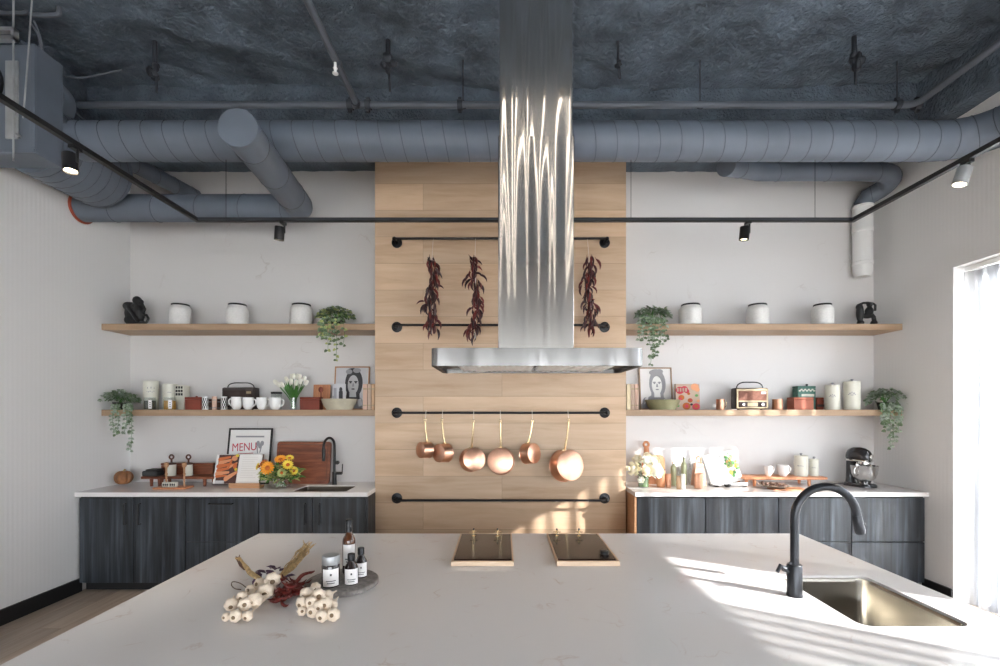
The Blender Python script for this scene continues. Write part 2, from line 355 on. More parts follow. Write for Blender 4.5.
# ------------------------------------------------------------------ the room
XL, XR, YB, YR, ZC, ZBM = -3.96, 3.96, 5.04, -4.5, 4.66, 4.235
YP = 4.66                                          # face of the oak panel and front of the shelves
CT = CZ-.765                                       # counter and island tops
struct('floor', MB().box(XL-.2, XR+.3, YR-.2, YB+.2, -.15, 0), M['floor'])
struct('wall_left', MB().box(XL-.2, XL, YR-.2, YB+.2, 0, ZC+.1), M['wall'])
struct('wall_back', MB().box(XL, XR, YB, YB+.2, 0, ZC+.1), M['marble'])
WY0, WY1, WZ = -2.5, 4.15, 2.95
struct('wall_right', MB().box(XR, XR+.25, WY1, YB+.2, 0, ZC+.1).box(XR, XR+.25, WY0, WY1, WZ, ZC+.1).box(XR, XR+.25, YR-.2, WY0, 0, ZC+.1), M['wall'])
FILL_WINDOWS = [(-2.6, -1.1), (-.8, .9), (1.1, 2.4), (2.6, 3.75)]     # unseen windows behind the viewer, added and sized for frontal fill light
REAR = MB().box(XL, XR, YR-.2, YR, 2.45, ZC+.1).box(XL, XR, YR-.2, YR, 0, .1)
for a_, b_ in zip([XL]+[q[1] for q in FILL_WINDOWS], [q[0] for q in FILL_WINDOWS]+[XR]): REAR.box(a_, b_, YR-.2, YR, .1, 2.45)
struct('wall_rear', REAR, M['rear_wall'])
def window(name, horiz, a0, a1, z0, z1, c, muls, th=.05, head=None):
    m = MB(); d = .03
    def bar(p0, p1, q0, q1):
        if horiz: m.box(p0, p1, c-d, c+d, q0, q1)
        else: m.box(c-d, c+d, p0, p1, q0, q1)
    bar(a0, a1, z0, z0+th); bar(a0, a1, (head or z1-th), z1)
    for q in [a0+th/2] + muls + [a1-th/2]: bar(q-th/2, q+th/2, z0+th, head or z1-th)
    o = struct(name, m, M['blackmetal'] if horiz else M['white_paint'])
    g = MB(); e = .004; edges = [a0] + muls + [a1]
    for i in range(len(edges)-1):
        p0, p1 = edges[i]+th/2, edges[i+1]-th/2
        if horiz: g.box(p0, p1, c-e, c+e, z0+th, head or z1-th)
        else: g.box(c-e, c+e, p0, p1, z0+th, head or z1-th)
    build('window_glass', g, M['pane'], o)
window('window_1', False, WY0, WY1, 0, WZ, XR+.18, [1.85, .75, -.75], head=2.855)
for i_, (a_, b_) in enumerate(FILL_WINDOWS): window('window_%d' % (i_+2), True, a_, b_, .1, 2.45, YR-.1, [])
struct('ground_outside', MB().box(4.2, 40, -30, 30, -.3, -.15).box(-30, 4.2, -30, -4.75, -.3, -.15), M['pave'])
struct('baseboard_left', MB().box(XL, XL+.02, YR, 4.44, 0, .125), M['black_base'])
struct('baseboard_right', MB().box(XR-.02, XR, WY1, 4.44, 0, .125), M['black_base'])
def curtain(name, y0, y1, m, label, amp=.035, per=.16):
    mb = MB(); n = int((y1-y0)/.02); zs = [.02, .8, 1.6, 2.4, 2.9]; vs = []; fs = []
    for i in range(n+1):
        y = y0+(y1-y0)*i/n
        for j, z in enumerate(zs):
            q = amp*(1-.35*j/4)*math.sin(2*PI*y/per+.7*math.sin(y*3.1+j*.3)) + .012*math.sin(y*23+j)
            vs.append((XR+.09+q, y+.01*math.sin(z*2+y*7), z))
    k = len(zs)
    for i in range(n):
        for j in range(k-1): fs.append((i*k+j, i*k+j+1, (i+1)*k+j+1, (i+1)*k+j))
    mb.add(vs, fs); o = thing(name, label, 'curtain', (XR+.09, (y0+y1)/2, .02)); c = build('cloth', mb, m, o, smooth=180); c.location = -o.location
    tr = MB().box(-.02, .02, y0-o.location.y, y1-o.location.y, 2.885, 2.925); build('curtain_track', tr, M['white_paint'], o)
curtain('sheer_curtain', 2.22, 4.12, M['sheer'], 'white sheer curtain hanging in the window beside the right counter')
curtain('lined_curtain', .5, 2.2, M['sheer_dense'], 'denser white curtain hung behind the sheer one, nearer the island')
curtain('sheer_curtain', -.62, -.07, M['sheer2'], 'narrow white sheer curtain at the near edge of the bare window gap', .05, .11)
curtain('lined_curtain', -2.45, -.64, M['sheer_dense'], 'white curtain hung at the near end of the window')

# sprayed ceiling and its perimeter beams
def lump(x, y, z, a=1):
    p = Vector((x, y, z))
    return a*(.05*noise.noise(p*1.3) + .03*noise.noise(p*4.1) + .022*noise.noise(p*9) + .02*abs(noise.noise(p*19)))
mb = MB(); ys = [YR, -2, 0, 1.5, 2.4, 2.9] + [3.1+.028*i for i in range(46)]; xs = [XL+.033*i for i in range(241)]
vs = []; fs = []
for y in ys:
    for x in xs: vs.append((x, y, ZC-lump(x, y, 0)-.012*math.sin(x*5+2*math.sin(y*3+x))))
nx = len(xs)
for j in range(len(ys)-1):
    for i in range(nx-1): fs.append((j*nx+i, j*nx+i+1, (j+1)*nx+i+1, (j+1)*nx+i))
mb.add(vs, fs); mb.box(XL-.2, XR+.25, YR-.2, YB+.2, ZC+.12, ZC+.25); struct('ceiling', mb, M['ceil'], smooth=180)
def beam(name, a0, a1, depth, horiz, face, back, ab):
    mb = MB(); prof = [(face, ZC+.05)] + [(face, ZC-(ZC-ZBM)*i/12) for i in range(13)] + [(face+(back-face)*i/10, ZBM) for i in range(1, 11)]
    n = int((a1-a0)/.035); vs = []; fs = []; k = len(prof)
    for i in range(n+1):
        a = a0+(a1-a0)*i/n
        for d, z in prof:
            q = (a, d, z) if horiz else (d, a, z); e = lump(*q, .6)
            s = -1 if face < back else 1
            vs.append((q[0]+(0 if horiz else s*e*.5), q[1]+(s*e*.5 if horiz else 0), q[2]+abs(e)*.4))
    for i in range(n):
        for j in range(k-1): fs.append((i*k+j, i*k+j+1, (i+1)*k+j+1, (i+1)*k+j))
    mb.add(vs, fs); struct(name, mb, M['ceil'], smooth=180)
beam('beam_back', XL, XR, .7, True, 4.33, YB, 0)
beam('beam_right', YR, 4.33, .2, False, 3.80, XR, 0)
beam('beam_left', YR, 4.33, .2, False, -3.80, XL, 0)

# oak accent panel
PX0, PX1 = X(375, YP), X(626, YP)
struct('wall_center', MB().box(PX0, PX1, YP, YB, 0, ZBM+.1), M['oakpanel'])

# ------------------------------------------------------------------ shelves
def shelf(x0, x1, zt, label):
    o = thing('floating_shelf', label, 'shelf', ((x0+x1)/2, YB, zt)); h = (x1-x0)/2
    build('board', MB().box(-h, h, YP-YB+.015, 0, -.061, 0), M['oak'], o, bevel=.003); return o
ZU, ZL = 2.553, 1.703
shelf(XL, PX0, ZU, 'upper oak shelf left of the wood panel carrying white jars')
shelf(XL, PX0, ZL, 'lower oak shelf left of the wood panel, crowded with mugs and a radio')
shelf(PX1, XR, ZU, 'upper oak shelf right of the wood panel carrying white jars')
shelf(PX1, XR, ZL, 'lower oak shelf right of the wood panel with a radio and canisters')

# ------------------------------------------------------------------ counters
CF, DF = 4.384, 4.405                              # worktop front edge, cabinet fronts
def rrect(x0, x1, y0, y1, r, n=6):
    p = []
    for cx, cy, a in ((x1-r, y1-r, 0), (x0+r, y1-r, 90), (x0+r, y0+r, 180), (x1-r, y0+r, 270)):
        for i in range(n+1):
            q = math.radians(a+90*i/n); p.append((cx+r*math.cos(q), cy+r*math.sin(q)))
    return p
def slab_hole(mb, ox0, ox1, oy0, oy1, z0, z1, hole):
    cx = sum(p[0] for p in hole)/len(hole); cy = sum(p[1] for p in hole)/len(hole); n = len(hole)
    corners = [(ox1, oy1), (ox0, oy1), (ox0, oy0), (ox1, oy0)]; per = n//4; outer = []
    for i, (x, y) in enumerate(hole):              # each quarter of the hole is fanned to one corner
        outer.append(corners[i//per])
    vs = []; fs = []
    for z in (z1, z0):
        vs += [(x, y, z) for x, y in hole] + [(x, y, z) for x, y in corners]
    N1 = n+4
    for lvl in (0, 1):
        b = lvl*N1
        for i in range(n):
            j = (i+1) % n; q = i//per; q2 = j//per
            f = [b+i, b+n+q, b+j] if q == q2 else [b+i, b+n+q, b+n+q2, b+j]
            fs.append(tuple(f) if lvl == 0 else tuple(reversed(f)))
    for i in range(n): j = (i+1) % n; fs.append((i, j, N1+j, N1+i))
    for i in range(4): j = (i+1) % 4; fs.append((n+i, N1+n+i, N1+n+j, n+j))
    mb.add(vs, fs)
def basin(name, label, x0, x1, y0, y1, ztop, depth, r, m):
    o = thing(name, label, 'sink', ((x0+x1)/2, (y0+y1)/2, ztop-depth-.01)); mb = MB(); cx, cy = o.location.x, o.location.y
    def loop(dx, rr, z): return [(x-cx, y-cy, z) for x, y in rrect(x0+dx, x1-dx, y0+dx, y1-dx, rr)]
    loops = [loop(.0035, r, depth+.038), loop(.0045, r, depth+.0375), loop(.006, r, depth+.02), loop(.012, r, .03), loop(.03, r*1.1, .012), loop(.06, r*1.2, .009)]
    n = len(loops[0]); vs = sum(loops, []); fs = []
    for k in range(len(loops)-1):
        for i in range(n): j = (i+1) % n; fs.append((k*n+i, k*n+j, (k+1)*n+j, (k+1)*n+i))
    fs.append(tuple((len(loops)-1)*n+i for i in range(n))); mb.add(vs, fs)
    b = build('basin', mb, m, o, smooth=60); sm = b.modifiers.new('thick', 'SOLIDIFY'); sm.thickness = .003; sm.offset = 1
    build('drain', MB().lathe([(.0, .0105), (.03, .0105), (.042, .0125), (.045, .010)], 24), M['chrome'], o)
    return o
XE = X(368, DF)                                     # right end of the left run
hx0, hx1, hy0, hy1 = X(299, 4.62), X(352, 4.62), 4.44, 4.80
mb = MB(); slab_hole(mb, XL, XE, CF, YB, CT-.04, CT, rrect(hx0, hx1, hy0, hy1, .03))
tag(build('countertop', mb, M['quartz'], smooth=30), 'white quartz countertop with a sink cut-out left of the wood panel', 'countertop')
basin('undermount_sink', 'small steel sink set into the left counter below the walnut board', hx0, hx1, hy0, hy1, CT-.04, .17, .03, M['sink_dark'])
XS = X(634.6, DF)
tag(build('countertop', MB().box(XS, XR, CF, YB, CT-.04, CT), M['quartz'], bevel=.003), 'white quartz countertop in sunlight right of the wood panel', 'countertop')
KZ, TZ = .085, CT-.043
def pull(o, x, y, z0, z1, horiz=False):
    h = MB()
    if horiz: h.tube([(z0, y, x), (z0, y-.03, x), (z1, y-.03, x), (z1, y, x)], .006, 8)
    else: h.tube([(x, y, z0), (x, y-.03, z0), (x, y-.03, z1), (x, y, z1)], .006, 8)
    build('handle', h, M['black'], o)
def cabinet(x0, x1, label, fronts, group, hollow=None):
    """fronts: list of (name, fx0, fx1, z0, z1, handle)"""
    cx = (x0+x1)/2; o = thing('base_cabinet', label, 'cabinet', (cx, DF, 0), 0, group)
    top = TZ if hollow is None else hollow
    b = MB().box(x0-cx+.001, x1-cx-.001, .021, YB-DF-.002, KZ, top).box(x0-cx+.001, x1-cx-.001, .075, YB-DF-.002, 0, KZ)
    if hollow is not None: b.box(x0-cx+.001, x1-cx-.001, .021, .03, top, TZ).box(x0-cx+.001, x0-cx+.018, .03, YB-DF-.002, top, TZ).box(x1-cx-.018, x1-cx-.001, .03, YB-DF-.002, top, TZ)
    build('carcass', b, M['cabinet_dark'], o)
    for nm, a0, a1, z0, z1, h in fronts:
        d = build(nm, MB().box(a0-cx+.004, a1-cx-.004, 0, .02, z0, z1), M['cabinet'], o, bevel=.0015)
        if h: pull(d, h[0]-cx if not h[3] else h[0], 0, h[1]-(cx if h[3] else 0), h[2]-(cx if h[3] else 0), h[3])
    return o
xa, xb, xc, xd = XL+.02, X(185.5, DF), X(258.6, DF), XE-.02
z0, z1 = Z(524, DF), Z(503.5, DF); TD = TZ-.012; mid = X(133.6, DF)
G1, G2 = 'charcoal cabinets of the left run', 'blue-grey cabinets of the right run'
cabinet(xa, xb, 'charcoal two-door cabinet against the left wall', [('door', xa, mid, KZ+.005, TD, (X(126, DF), z0, z1, False)), ('door', mid, xb, KZ+.005, TD, (X(140.5, DF), z0, z1, False))], G1)
zm = Z(542, DF)
cabinet(xb, xc, 'charcoal drawer cabinet in the middle of the left run', [('drawer', xb, xc, zm+.002, TD, (Z(503.5, DF), X(210, DF), X(233, DF), True)), ('drawer', xb, xc, KZ+.005, zm-.002, None)], G1)
mid = X(312.5, DF)
cabinet(xc, xd, 'charcoal sink cabinet beside the wood panel', [('door', xc, mid, KZ+.005, TD, (X(305.5, DF), z0, z1, False)), ('door', mid, xd, KZ+.005, TD, (X(320, DF), z0, z1, False))], G1, hollow=.6)
tag(build('end_panel', MB().box(XE-.018, XE, DF, YB, 0, TZ), M['cabinet']), 'charcoal end panel closing the left run beside the wood panel', 'cabinet panel')
tag(build('end_panel', MB().box(XS, XS+.018, DF, YB, 0, TZ), M['midwood']), 'brown end panel closing the right run beside the wood panel', 'cabinet panel')
ss = [XS+.02, X(705.6, DF), X(778.6, DF), X(851.6, DF), XR-.02]
cabinet(ss[0], ss[1], 'blue-grey cabinet under the cream roses', [('door', ss[0], ss[1], KZ+.005, TD, None)], G2)
cabinet(ss[1], ss[2], 'blue-grey cabinet under the white cookbook and wooden riser', [('door', ss[1], ss[2], KZ+.005, TD, None)], G2)
for a, b, lb in ((ss[2], ss[3], 'blue-grey drawer cabinet seen through the island faucet arch'), (ss[3], ss[4], 'blue-grey drawer cabinet below the stand mixer')):
    cabinet(a, b, lb, [('drawer', a, b, zm+.005, TD, None), ('drawer', a, b, KZ+.005, zm-.005, None)], G2)

# ------------------------------------------------------------------ island
IX0, IX1, IY0, IY1 = -1.505, 1.834, .55, 2.93
SX0, SX1, SY0, SY1 = 1.275, 1.672, 1.672, 2.185
mb = MB(); slab_hole(mb, IX0, IX1, IY0, IY1, CT-.04, CT, rrect(SX0, SX1, SY0, SY1, .045))
tag(build('island_countertop', mb, M['quartz'], smooth=30), 'large white quartz island top in the foreground', 'countertop')
ib = thing('island_cabinet', 'dark base cabinet carrying the quartz island top', 'cabinet', (.16, 1.75, 0))
build('carcass', MB().box(-1.6, 1.0, -1.1, 1.1, .09, CT-.041).box(1.0, 1.61, -1.1, 1.1, .09, .5).box(1.0, 1.02, -1.1, 1.1, .5, CT-.041).box(1.59, 1.61, -1.1, 1.1, .5, CT-.041).box(1.02, 1.59, -1.1, -1.08, .5, CT-.041).box(1.02, 1.59, 1.08, 1.1, .5, CT-.041), M['cabinet'], ib)
build('toe_kick', MB().box(-1.53, 1.54, -1.03, 1.03, 0, .09), M['black_base'], ib)
basin('island_sink', 'rectangular steel sink set into the island beside the black faucet', SX0, SX1, SY0, SY1, CT-.04, .2, .045, M['sink'])

def cooktop(x0, x1, label, knob):
    y0, y1 = 2.315, 2.845; cx, cy = (x0+x1)/2, (y0+y1)/2; h, d = (x1-x0)/2, (y1-y0)/2
    o = thing('cooktop', label, 'cooktop', (cx, cy, CT), 0, 'glass cooktops on the island')
    build('trim_frame', MB().box(-h, h, -d, -d+.014, 0, .024).box(-h, h, d-.008, d, 0, .024).box(-h, -h+.008, -d+.014, d-.008, 0, .024).box(h-.008, h, -d+.014, d-.008, 0, .024), M['champagne'], o, bevel=.001)
    build('base_tray', MB().box(-h+.009, h-.009, -d+.015, d-.009, 0, .014), M['black'], o)
    build('glass_plate', MB().box(-h+.010, h-.010, -d+.045, d-.010, .0145, .022), M['glass_black'], o)
    for kx in ((-.07, .07) if knob is None else (-.10, .03)):
        k = build('burner_stand', MB().lathe([(.012, .0222), (.012, .025), (.004, .028), (.0035, .052), (.007, .054), (.007, .058), (0, .06)], 12, (kx, d-.06, 0)).tube([(kx-.022, d-.06, .047), (kx+.022, d-.06, .047)], .003, 6).tube([(kx, d-.085, .047), (kx, d-.035, .047)], .003, 6), M['brass'], o)
        build('cap', MB().ball((kx, d-.06, .062), (.006, .006, .008), 8, 6), M['black'], k)
    if knob: build('control_knob', MB().lathe([(.022, .0222), (.022, .036), (.018, .04), (0, .04)], 20, (knob[0]-cx, knob[1]-cy, 0)), M['black'], o)
cooktop(-.25, .058, 'left dark glass cooktop under the range hood', None)
cooktop(.268, .578, 'right dark glass cooktop with a round black knob', (X(604.5, 2.44), 2.44))

# black arc faucet on island
fx, fy = 1.206, 1.95; o = thing('faucet', 'tall black arched faucet standing beside the island sink', 'faucet', (fx, fy, CT))
build('body', MB().lathe([(.031, 0), (.031, .006), (.029, .008), (.029, .125), (.026, .13), (0, .13)], 24), M['faucet'], o)
R_ = .128; zc = L(595-482.5, 1.955)-R_-.016
path = [(0, 0, .12), (0, 0, .2), (0, 0, zc-.03)] + [tuple(p) for p in arc((R_, 0, zc), R_, 180, 16, 18)]
e = Vector(path[-1]); dr = Vector((.20, 0, -1)).normalized(); path += [tuple(e+dr*.03)]
build('spout', MB().tube(path, .0165, 14), M['faucet'], o)
e2 = Vector(path[-1]); hd = build('spray_head', MB().tube([e2-dr*.005, e2+dr*.02, e2+dr*.06, e2+dr*.072], [.0172, .019, .0205, .018], 16), M['faucet'], o)
build('button', MB().ball(e2+dr*.04+Vector((.02, -.004, .004)), (.006, .006, .01), 8, 6), M['black'], hd)
build('lever', MB().tube([(-.02, 0, .10), (-.045, 0, .112)], .012, 10).tube([(-.045, 0, .112), (-.06, -.004, .125), (-.078, -.01, .10)], [.011, .009, .007], 10).tube([(-.03, 0, .115), (-.012, .0, .14)], .006, 8), M['faucet'], o)

# ------------------------------------------------------------------ range hood
HX, HY = .176, 2.595
o = thing('range_hood', 'stainless steel island range hood with a tall square chimney', 'range hood', (HX, HY, Z(365.6, 2.345)))
hw, hd_, hh = .53, .25, .088
can = MB(); rr = rrect(-hw, hw, -hd_, hd_, .035, 6); n = len(rr)
can.add([(x, y, 0) for x, y in rr] + [(x, y, hh) for x, y in rr] + [(x*.955, y*.9, 0) for x, y in rr] + [(x*.955, y*.9, .02) for x, y in rr],
        [(i, (i+1) % n, n+(i+1) % n, n+i) for i in range(n)] + [tuple(n+i for i in range(n))] + [(i, 2*n+i, 2*n+(i+1) % n, (i+1) % n) for i in range(n)]
        + [(2*n+i, 3*n+i, 3*n+(i+1) % n, 2*n+(i+1) % n) for i in range(n)] + [tuple(3*n+i for i in reversed(range(n)))])
build('canopy', can, M['steel_hood'], o, smooth=30)
for s in (-1, 1):
    f = MB().box(*( (-.40, -.012) if s < 0 else (.012, .40) ), -.19, .13, .004, .018)
    for k in range(13): xx = (-.385 if s < 0 else .025)+k*.029; f.box(xx, xx+.012, -.18, .12, .0015, .005)
    build('filter', f, M['filter'], o)
for x in (-.3, .3): build('hood_lamp', MB().lathe([(.028, .012), (.028, .005), (0, .004)], 20, (x, .17, 0)), M['filter'], o)
zt = Z(135, 2.44)-o.location.z; w1, d1 = .196, .15
build('lower_chimney', MB().box(-w1, w1, -d1, d1, hh, zt), M['steel'], o, bevel=.003)
build('upper_chimney', MB().box(-w1+.006, w1-.006, -d1+.006, d1-.006, zt-.1, ZC-o.location.z+.1), M['steel'], o, bevel=.003)

# ------------------------------------------------------------------ rails on the oak panel
RY = YP-.12
for py, lb in ((238.5, 'topmost black pipe rail on the wood panel, chili strings hang from it'), (325, 'second black pipe rail on the wood panel, behind the chili strings'), (412.8, 'third black pipe rail on the wood panel, holding copper pans'), (500.5, 'lowest black pipe rail on the wood panel, empty')):
    z = Z(py, RY); xa, xb = X(397, YP), X(604.5, YP)
    o = thing('pipe_rail', lb, 'rail', ((xa+xb)/2, YP, z)); h = (xb-xa)/2
    build('rod', MB().tube([(-h, RY-YP, 0), (h, RY-YP, 0)], .0115, 12), M['blackmetal'], o)
    for s in (-1, 1):
        b = build('bracket', MB().tube([(s*h, 0, 0), (s*h, RY-YP+.01, 0)], .015, 12).ball((s*h, RY-YP, 0), .019, 12, 8).lathe([(.052, 0), (.052, .008), (.025, .014), (0, .014)], 20, (s*h, 0, 0), Matrix.Rotation(PI/2, 4, 'X')), M['blackmetal'], o)

# ------------------------------------------------------------------ dried chili strings
cm = MB(); cpath = [(0,0,0), (.012,0,-.02), (.02,0,-.045), (.018,0,-.07), (.005,0,-.098)]
cm.tube(cpath, [.005, .012, .0115, .008, .002], 7); cm.tube([(0,0,0), (-.006,0,.018)], .0022, 5)
chili0 = None; YCH = YP-.205
for px, py0, py1, seed, lb in ((432, 256, 342, 1, 'string of dried dark red chilies, first from the left'), (475, 255, 347, 2, 'string of dried dark red chilies just left of the hood chimney'), (589, 255, 341, 3, 'string of dried dark red chilies right of the hood chimney')):
    random.seed(seed); zt = Z(py0, YCH); zb = Z(py1, YCH); rodz = Z(238.5, RY)
    o = thing('chili_string', lb, 'dried chilies', (X(px, YCH), YCH, zb), 0, 'dried chili strings on the wood panel')
    H = zt-zb; build('cord', MB().tube([(0, 0, .08), (.008, 0, H*.5), (0, 0, H-.02)], .004, 6).tube([(0,0,H-.02), (0, .07, rodz-zb-.03), (0, .085, rodz-zb+.013)], .0016, 5), M['string'], o)
    for k in range(99):
        t = k/98; z = .12+(H-.13)*t; a = k*2.4+random.uniform(-1, 1); sw = .018*math.sin(t*8+seed*2)
        if chili0 is None: c = build('chili', cm, [M['chili']], o); chili0 = c
        else: c = chili0.copy(); COL.objects.link(c); c.parent = o
        s = random.uniform(.72, 1.1); c.scale = (s, s, s)
        rad = random.uniform(.008, .052)*(.8+.3*math.sin(t*17+seed)); c.location = (sw+rad*1.2*math.cos(a), rad*math.sin(a)-.004, z+random.uniform(-.01, .01))
        tilt = random.uniform(-.5, .55)*(1 if random.random() < .75 else 2.4)
        yaw = a if abs(math.sin(a)) < .75 or math.sin(a) < 0 else a+PI
        c.rotation_euler = (0, -tilt*(.6 if abs(math.sin(a)) > .7 else 1), yaw)

# ------------------------------------------------------------------ copper pans
def pan(px, hy0, hy1, cx, cy, rpx, yaw, dep, lb, D=4.46, tip=8):
    r = L(rpx, D); rodz = Z(412, RY); x0 = X(px, D)
    o = thing('copper_pan', lb, 'pan', (X(px, D), D, Z(cy, D)-r), 0, 'copper pans hanging on the rail')
    T = Matrix.Translation((X(cx, D)-x0, 0, r)) @ Matrix.Rotation(yaw, 4, 'Z') @ Matrix.Rotation(math.radians(tip), 4, 'X') @ Matrix.Rotation(PI/2, 4, 'X')   # local z points to the viewer
    b = MB(); b.T = T
    prof = [(r*1.0, -dep*.55), (r*1.05, -dep*.55), (r*1.0, -dep*.5), (r*.995, dep*.42), (r*.975, dep*.48), (r*.94, dep*.5), (0, dep*.5)]
    b.lathe(prof[1:], 32); build('pan_body', b, M['copper'], o, smooth=40)
    b2 = MB(); b2.T = T; b2.lathe([(r*1.045, -dep*.55), (r*.94, -dep*.54), (r*.92, dep*.3), (0, dep*.32)], 32); build('pan_inside', b2, M['copper_in'], o, smooth=40)
    rim = T @ Vector((0, r*1.0, -dep*.35)); zt, zb = Z(hy0, D)-o.location.z, rim.z
    h = MB(); h.tube([rim+Vector((0,0,-.012)), (rim.x*.7, rim.y*.8, zb+.02), (rim.x*.3, rim.y*.3+.01, (zt+zb)/2), (0, .02, zt)], [.011, .009, .0065, .008], 8)
    h.tube([(.011*math.cos(a), .02, zt+.012+.013*math.sin(a)) for a in [2*PI*i/12 for i in range(12)]], .0032, 6, closed=True)
    build('handle', h, M['brass'], o)
    bb = MB(); bb.T = T
    for s in (-1, 1): bb.ball((s*.016, r*1.03, -dep*.3), .0065, 8, 6)
    bb.box(-.024, .024, r*.97, r*1.03, -dep*.42, -dep*.2); build('rivet_plate', bb, M['brass'], o)
    hk = MB(); hk.tube([(0, .02, zt+.018), (0, .045, zt+.03), (0, RY-D-.016, rodz-o.location.z-.004), (0, RY-D, rodz-o.location.z+.0155), (0, RY-D+.016, rodz-o.location.z+.002)], .0022, 6); build('hook', hk, M['string'], o)
R = math.radians
pan(424.8, 421, 440, 424.5, 450, 8.0, R(-46), .095, 'smallest copper pan, first from the left on the rail', tip=-2)
pan(441.7, 421, 441, 442.5, 453, 9.2, R(-40), .105, 'small copper pan, second from the left on the rail', tip=-2)
pan(473.3, 422, 446, 472.7, 459.5, 11.6, R(20), .12, 'mid-size copper pan, third from the left, turned slightly right', tip=-9)
pan(500.3, 422, 448, 500.7, 461, 13.2, R(-5), .085, 'wide copper pan in the middle, its base facing straight out', tip=-7)
pan(532.6, 422, 440, 530.5, 453.5, 10.2, R(46), .10, 'small copper pan, fifth from the left, turned to the right', tip=-6)
pan(569, 421, 449, 567, 465.5, 15.6, R(24), .13, 'largest copper pan at the right end of the rail', tip=-9)

# ------------------------------------------------------------------ ceiling services
def duct(name, label, pts, r, m, parts=None, seams=.165, cat='duct', cap0=False, cap1=False):
    pts = [Vector(p) for p in pts]; base = pts[0].copy(); o = thing(name, label, cat, base)
    b = MB(); b.tube([p-base for p in pts], r, 28)
    if True:
        s = b; s.m = 1; d = 0; nxt = seams*.5; rr = r if not isinstance(r, list) else r[0]
        for i in range(len(pts)-1):
            a, c = pts[i], pts[i+1]; ln = (c-a).length; t = (c-a).normalized(); u = t.cross(Vector((0,0,1)))
            u = u.normalized() if u.length > .01 else Vector((1,0,0)); v = t.cross(u)
            while nxt < d+ln:
                q = a+t*(nxt-d)-base
                s.tube([q+(u*math.cos(w_)+v*math.sin(w_))*(rr+.001)+t*(.025*math.sin(w_)) for w_ in [2*PI*k/24 for k in range(24)]], .0026, 5, closed=True); nxt += seams
            d += ln
        build('pipe_run', b, [m, M['seam']], o, smooth=50)
    return o
DM = 3.75; zM = Z(141.5, DM); rM = L(18.3, DM)
bendpts = [tuple(p) for p in bez((X(925, DM), DM, zM), (X(968, DM), DM, zM), (3.80, 3.62, zM), (3.80, 3.15, zM), 9)]
duct('main_duct', 'long blue-grey spiral duct crossing the room under the ceiling', [(-3.5, DM, zM), (X(925, DM), DM, zM)] + bendpts[1:] + [(3.80, 1.5, zM)], rM, M['duct'])
# branch with capped end facing the room
cp = P(238.5, 128.5, 3.15); el = P(299, 205.5, 4.39); rb = L(18.5, 3.15)
br = [cp, cp.lerp(el, .5), cp.lerp(el, .93)] + bez(cp.lerp(el, .95), el+Vector((0,.06,0)), el+Vector((-.05,.06,0)), el+Vector((-.28,.06,.0)), 8)[1:] + [Vector((-3.95, 4.45, el.z))]
o = duct('branch_duct', 'blue-grey duct with a round capped end bending back to the left', br, rb, M['duct'], seams=.4)
d = (el-cp).normalized(); q = d.to_track_quat('Z', 'Y').to_matrix().to_4x4()
build('end_cap', MB().lathe([(0, -.012), (rb+.004, -.012), (rb+.006, -.008), (rb+.006, .05), (rb, .052)], 32, (0,0,0), q), M['duct'], o)
build('sealant_ring', MB().tube([(-3.95-cp.x, 4.45-cp.y+(rb+.008)*math.cos(a), el.z-cp.z+(rb+.008)*math.sin(a)) for a in [2*PI*k/28 for k in range(28)]], .012, 8, closed=True), M['sealant'], o)
duct('short_duct', 'short blue-grey duct running to the back wall above the left shelves', [P(122, 158, 4.3), P(196, 197, 5.02)], .075, M['duct'], seams=.2)
bigp = [Vector((-3.60, 3.62, 3.80)), Vector((-3.60, 4.0, 3.80)), Vector((-3.60, 4.25, 3.80))]
duct('stub_duct', 'wide short round duct hanging beside the left wall', bigp, [.285, .285, .285], M['duct'], seams=.09)
# right hand duct that turns down the wall
rp = [P(726, 166, 4.22), P(742, 168, 4.42), P(760, 171.5, 4.55)] + [P(850, 171.5, 4.6), P(876, 172, 4.6)]
rp += bez(P(880, 172, 4.6), P(897, 173, 4.62), P(893, 181, 4.74), P(880, 190, 4.84), 7)[1:] + [P(868, 197, 4.9), P(862.5, 206, 4.93)]
duct('corner_duct', 'slim blue-grey duct turning down at the right corner', rp, .087, M['duct'], seams=.5)
wp = thing('wrapped_pipe', 'pale wrapped pipe running down the right back corner', 'pipe', P(862.5, 277, 4.93))
b = MB(); zb0 = wp.location.z; ztp = Z(206, 4.93)-zb0
b.lathe([(0, 0), (.07, .0), (.085, .05), (.087, .12), (.094, .125), (.094, .15), (.088, .155), (.088, ztp*.62), (.094, ztp*.63), (.094, ztp*.66), (.09, ztp*.67), (.09, ztp-.03), (.096, ztp-.025), (.096, ztp-.002), (0, ztp-.002)], 24); build('sleeve', b, M['white_paint'], wp)

# air handler in left corner
ah = thing('air_handler', 'grey boxed air handler hanging in the upper left corner', 'air handler', (-3.66, 3.5, 3.545))
build('housing', MB().box(-.31, .31, -.1, .11, 0, .78).box(-.31, .31, -.115, -.1, .0, .03).box(.28, .315, -.115, -.1, .03, .78), M['duct'], ah, bevel=.004)
build('inlet', MB().lathe([(.20, 0), (.20, .05), (.15, .06), (.14, .02), (0, .02)], 28, (-.12, -.1, .5), Matrix.Rotation(PI/2, 4, 'X')), M['black'], ah)
build('access_panel', MB().box(.10, .19, -.112, -.1, .1, .66), M['galv'], ah, bevel=.003)
build('collar', MB().tube([(.12, .11, .55), (.12, .25, .56)], [.2, .165], 24), M['duct'], ah)
for s in (0.01, .2):
    build('hanger_rod', MB().tube([(s, -.15, -.08), (s, -.15, 1.15)], .006, 6).tube([(s, -.15, .12), (s, -.1, .12)], .008, 6), M['galv'], ah)
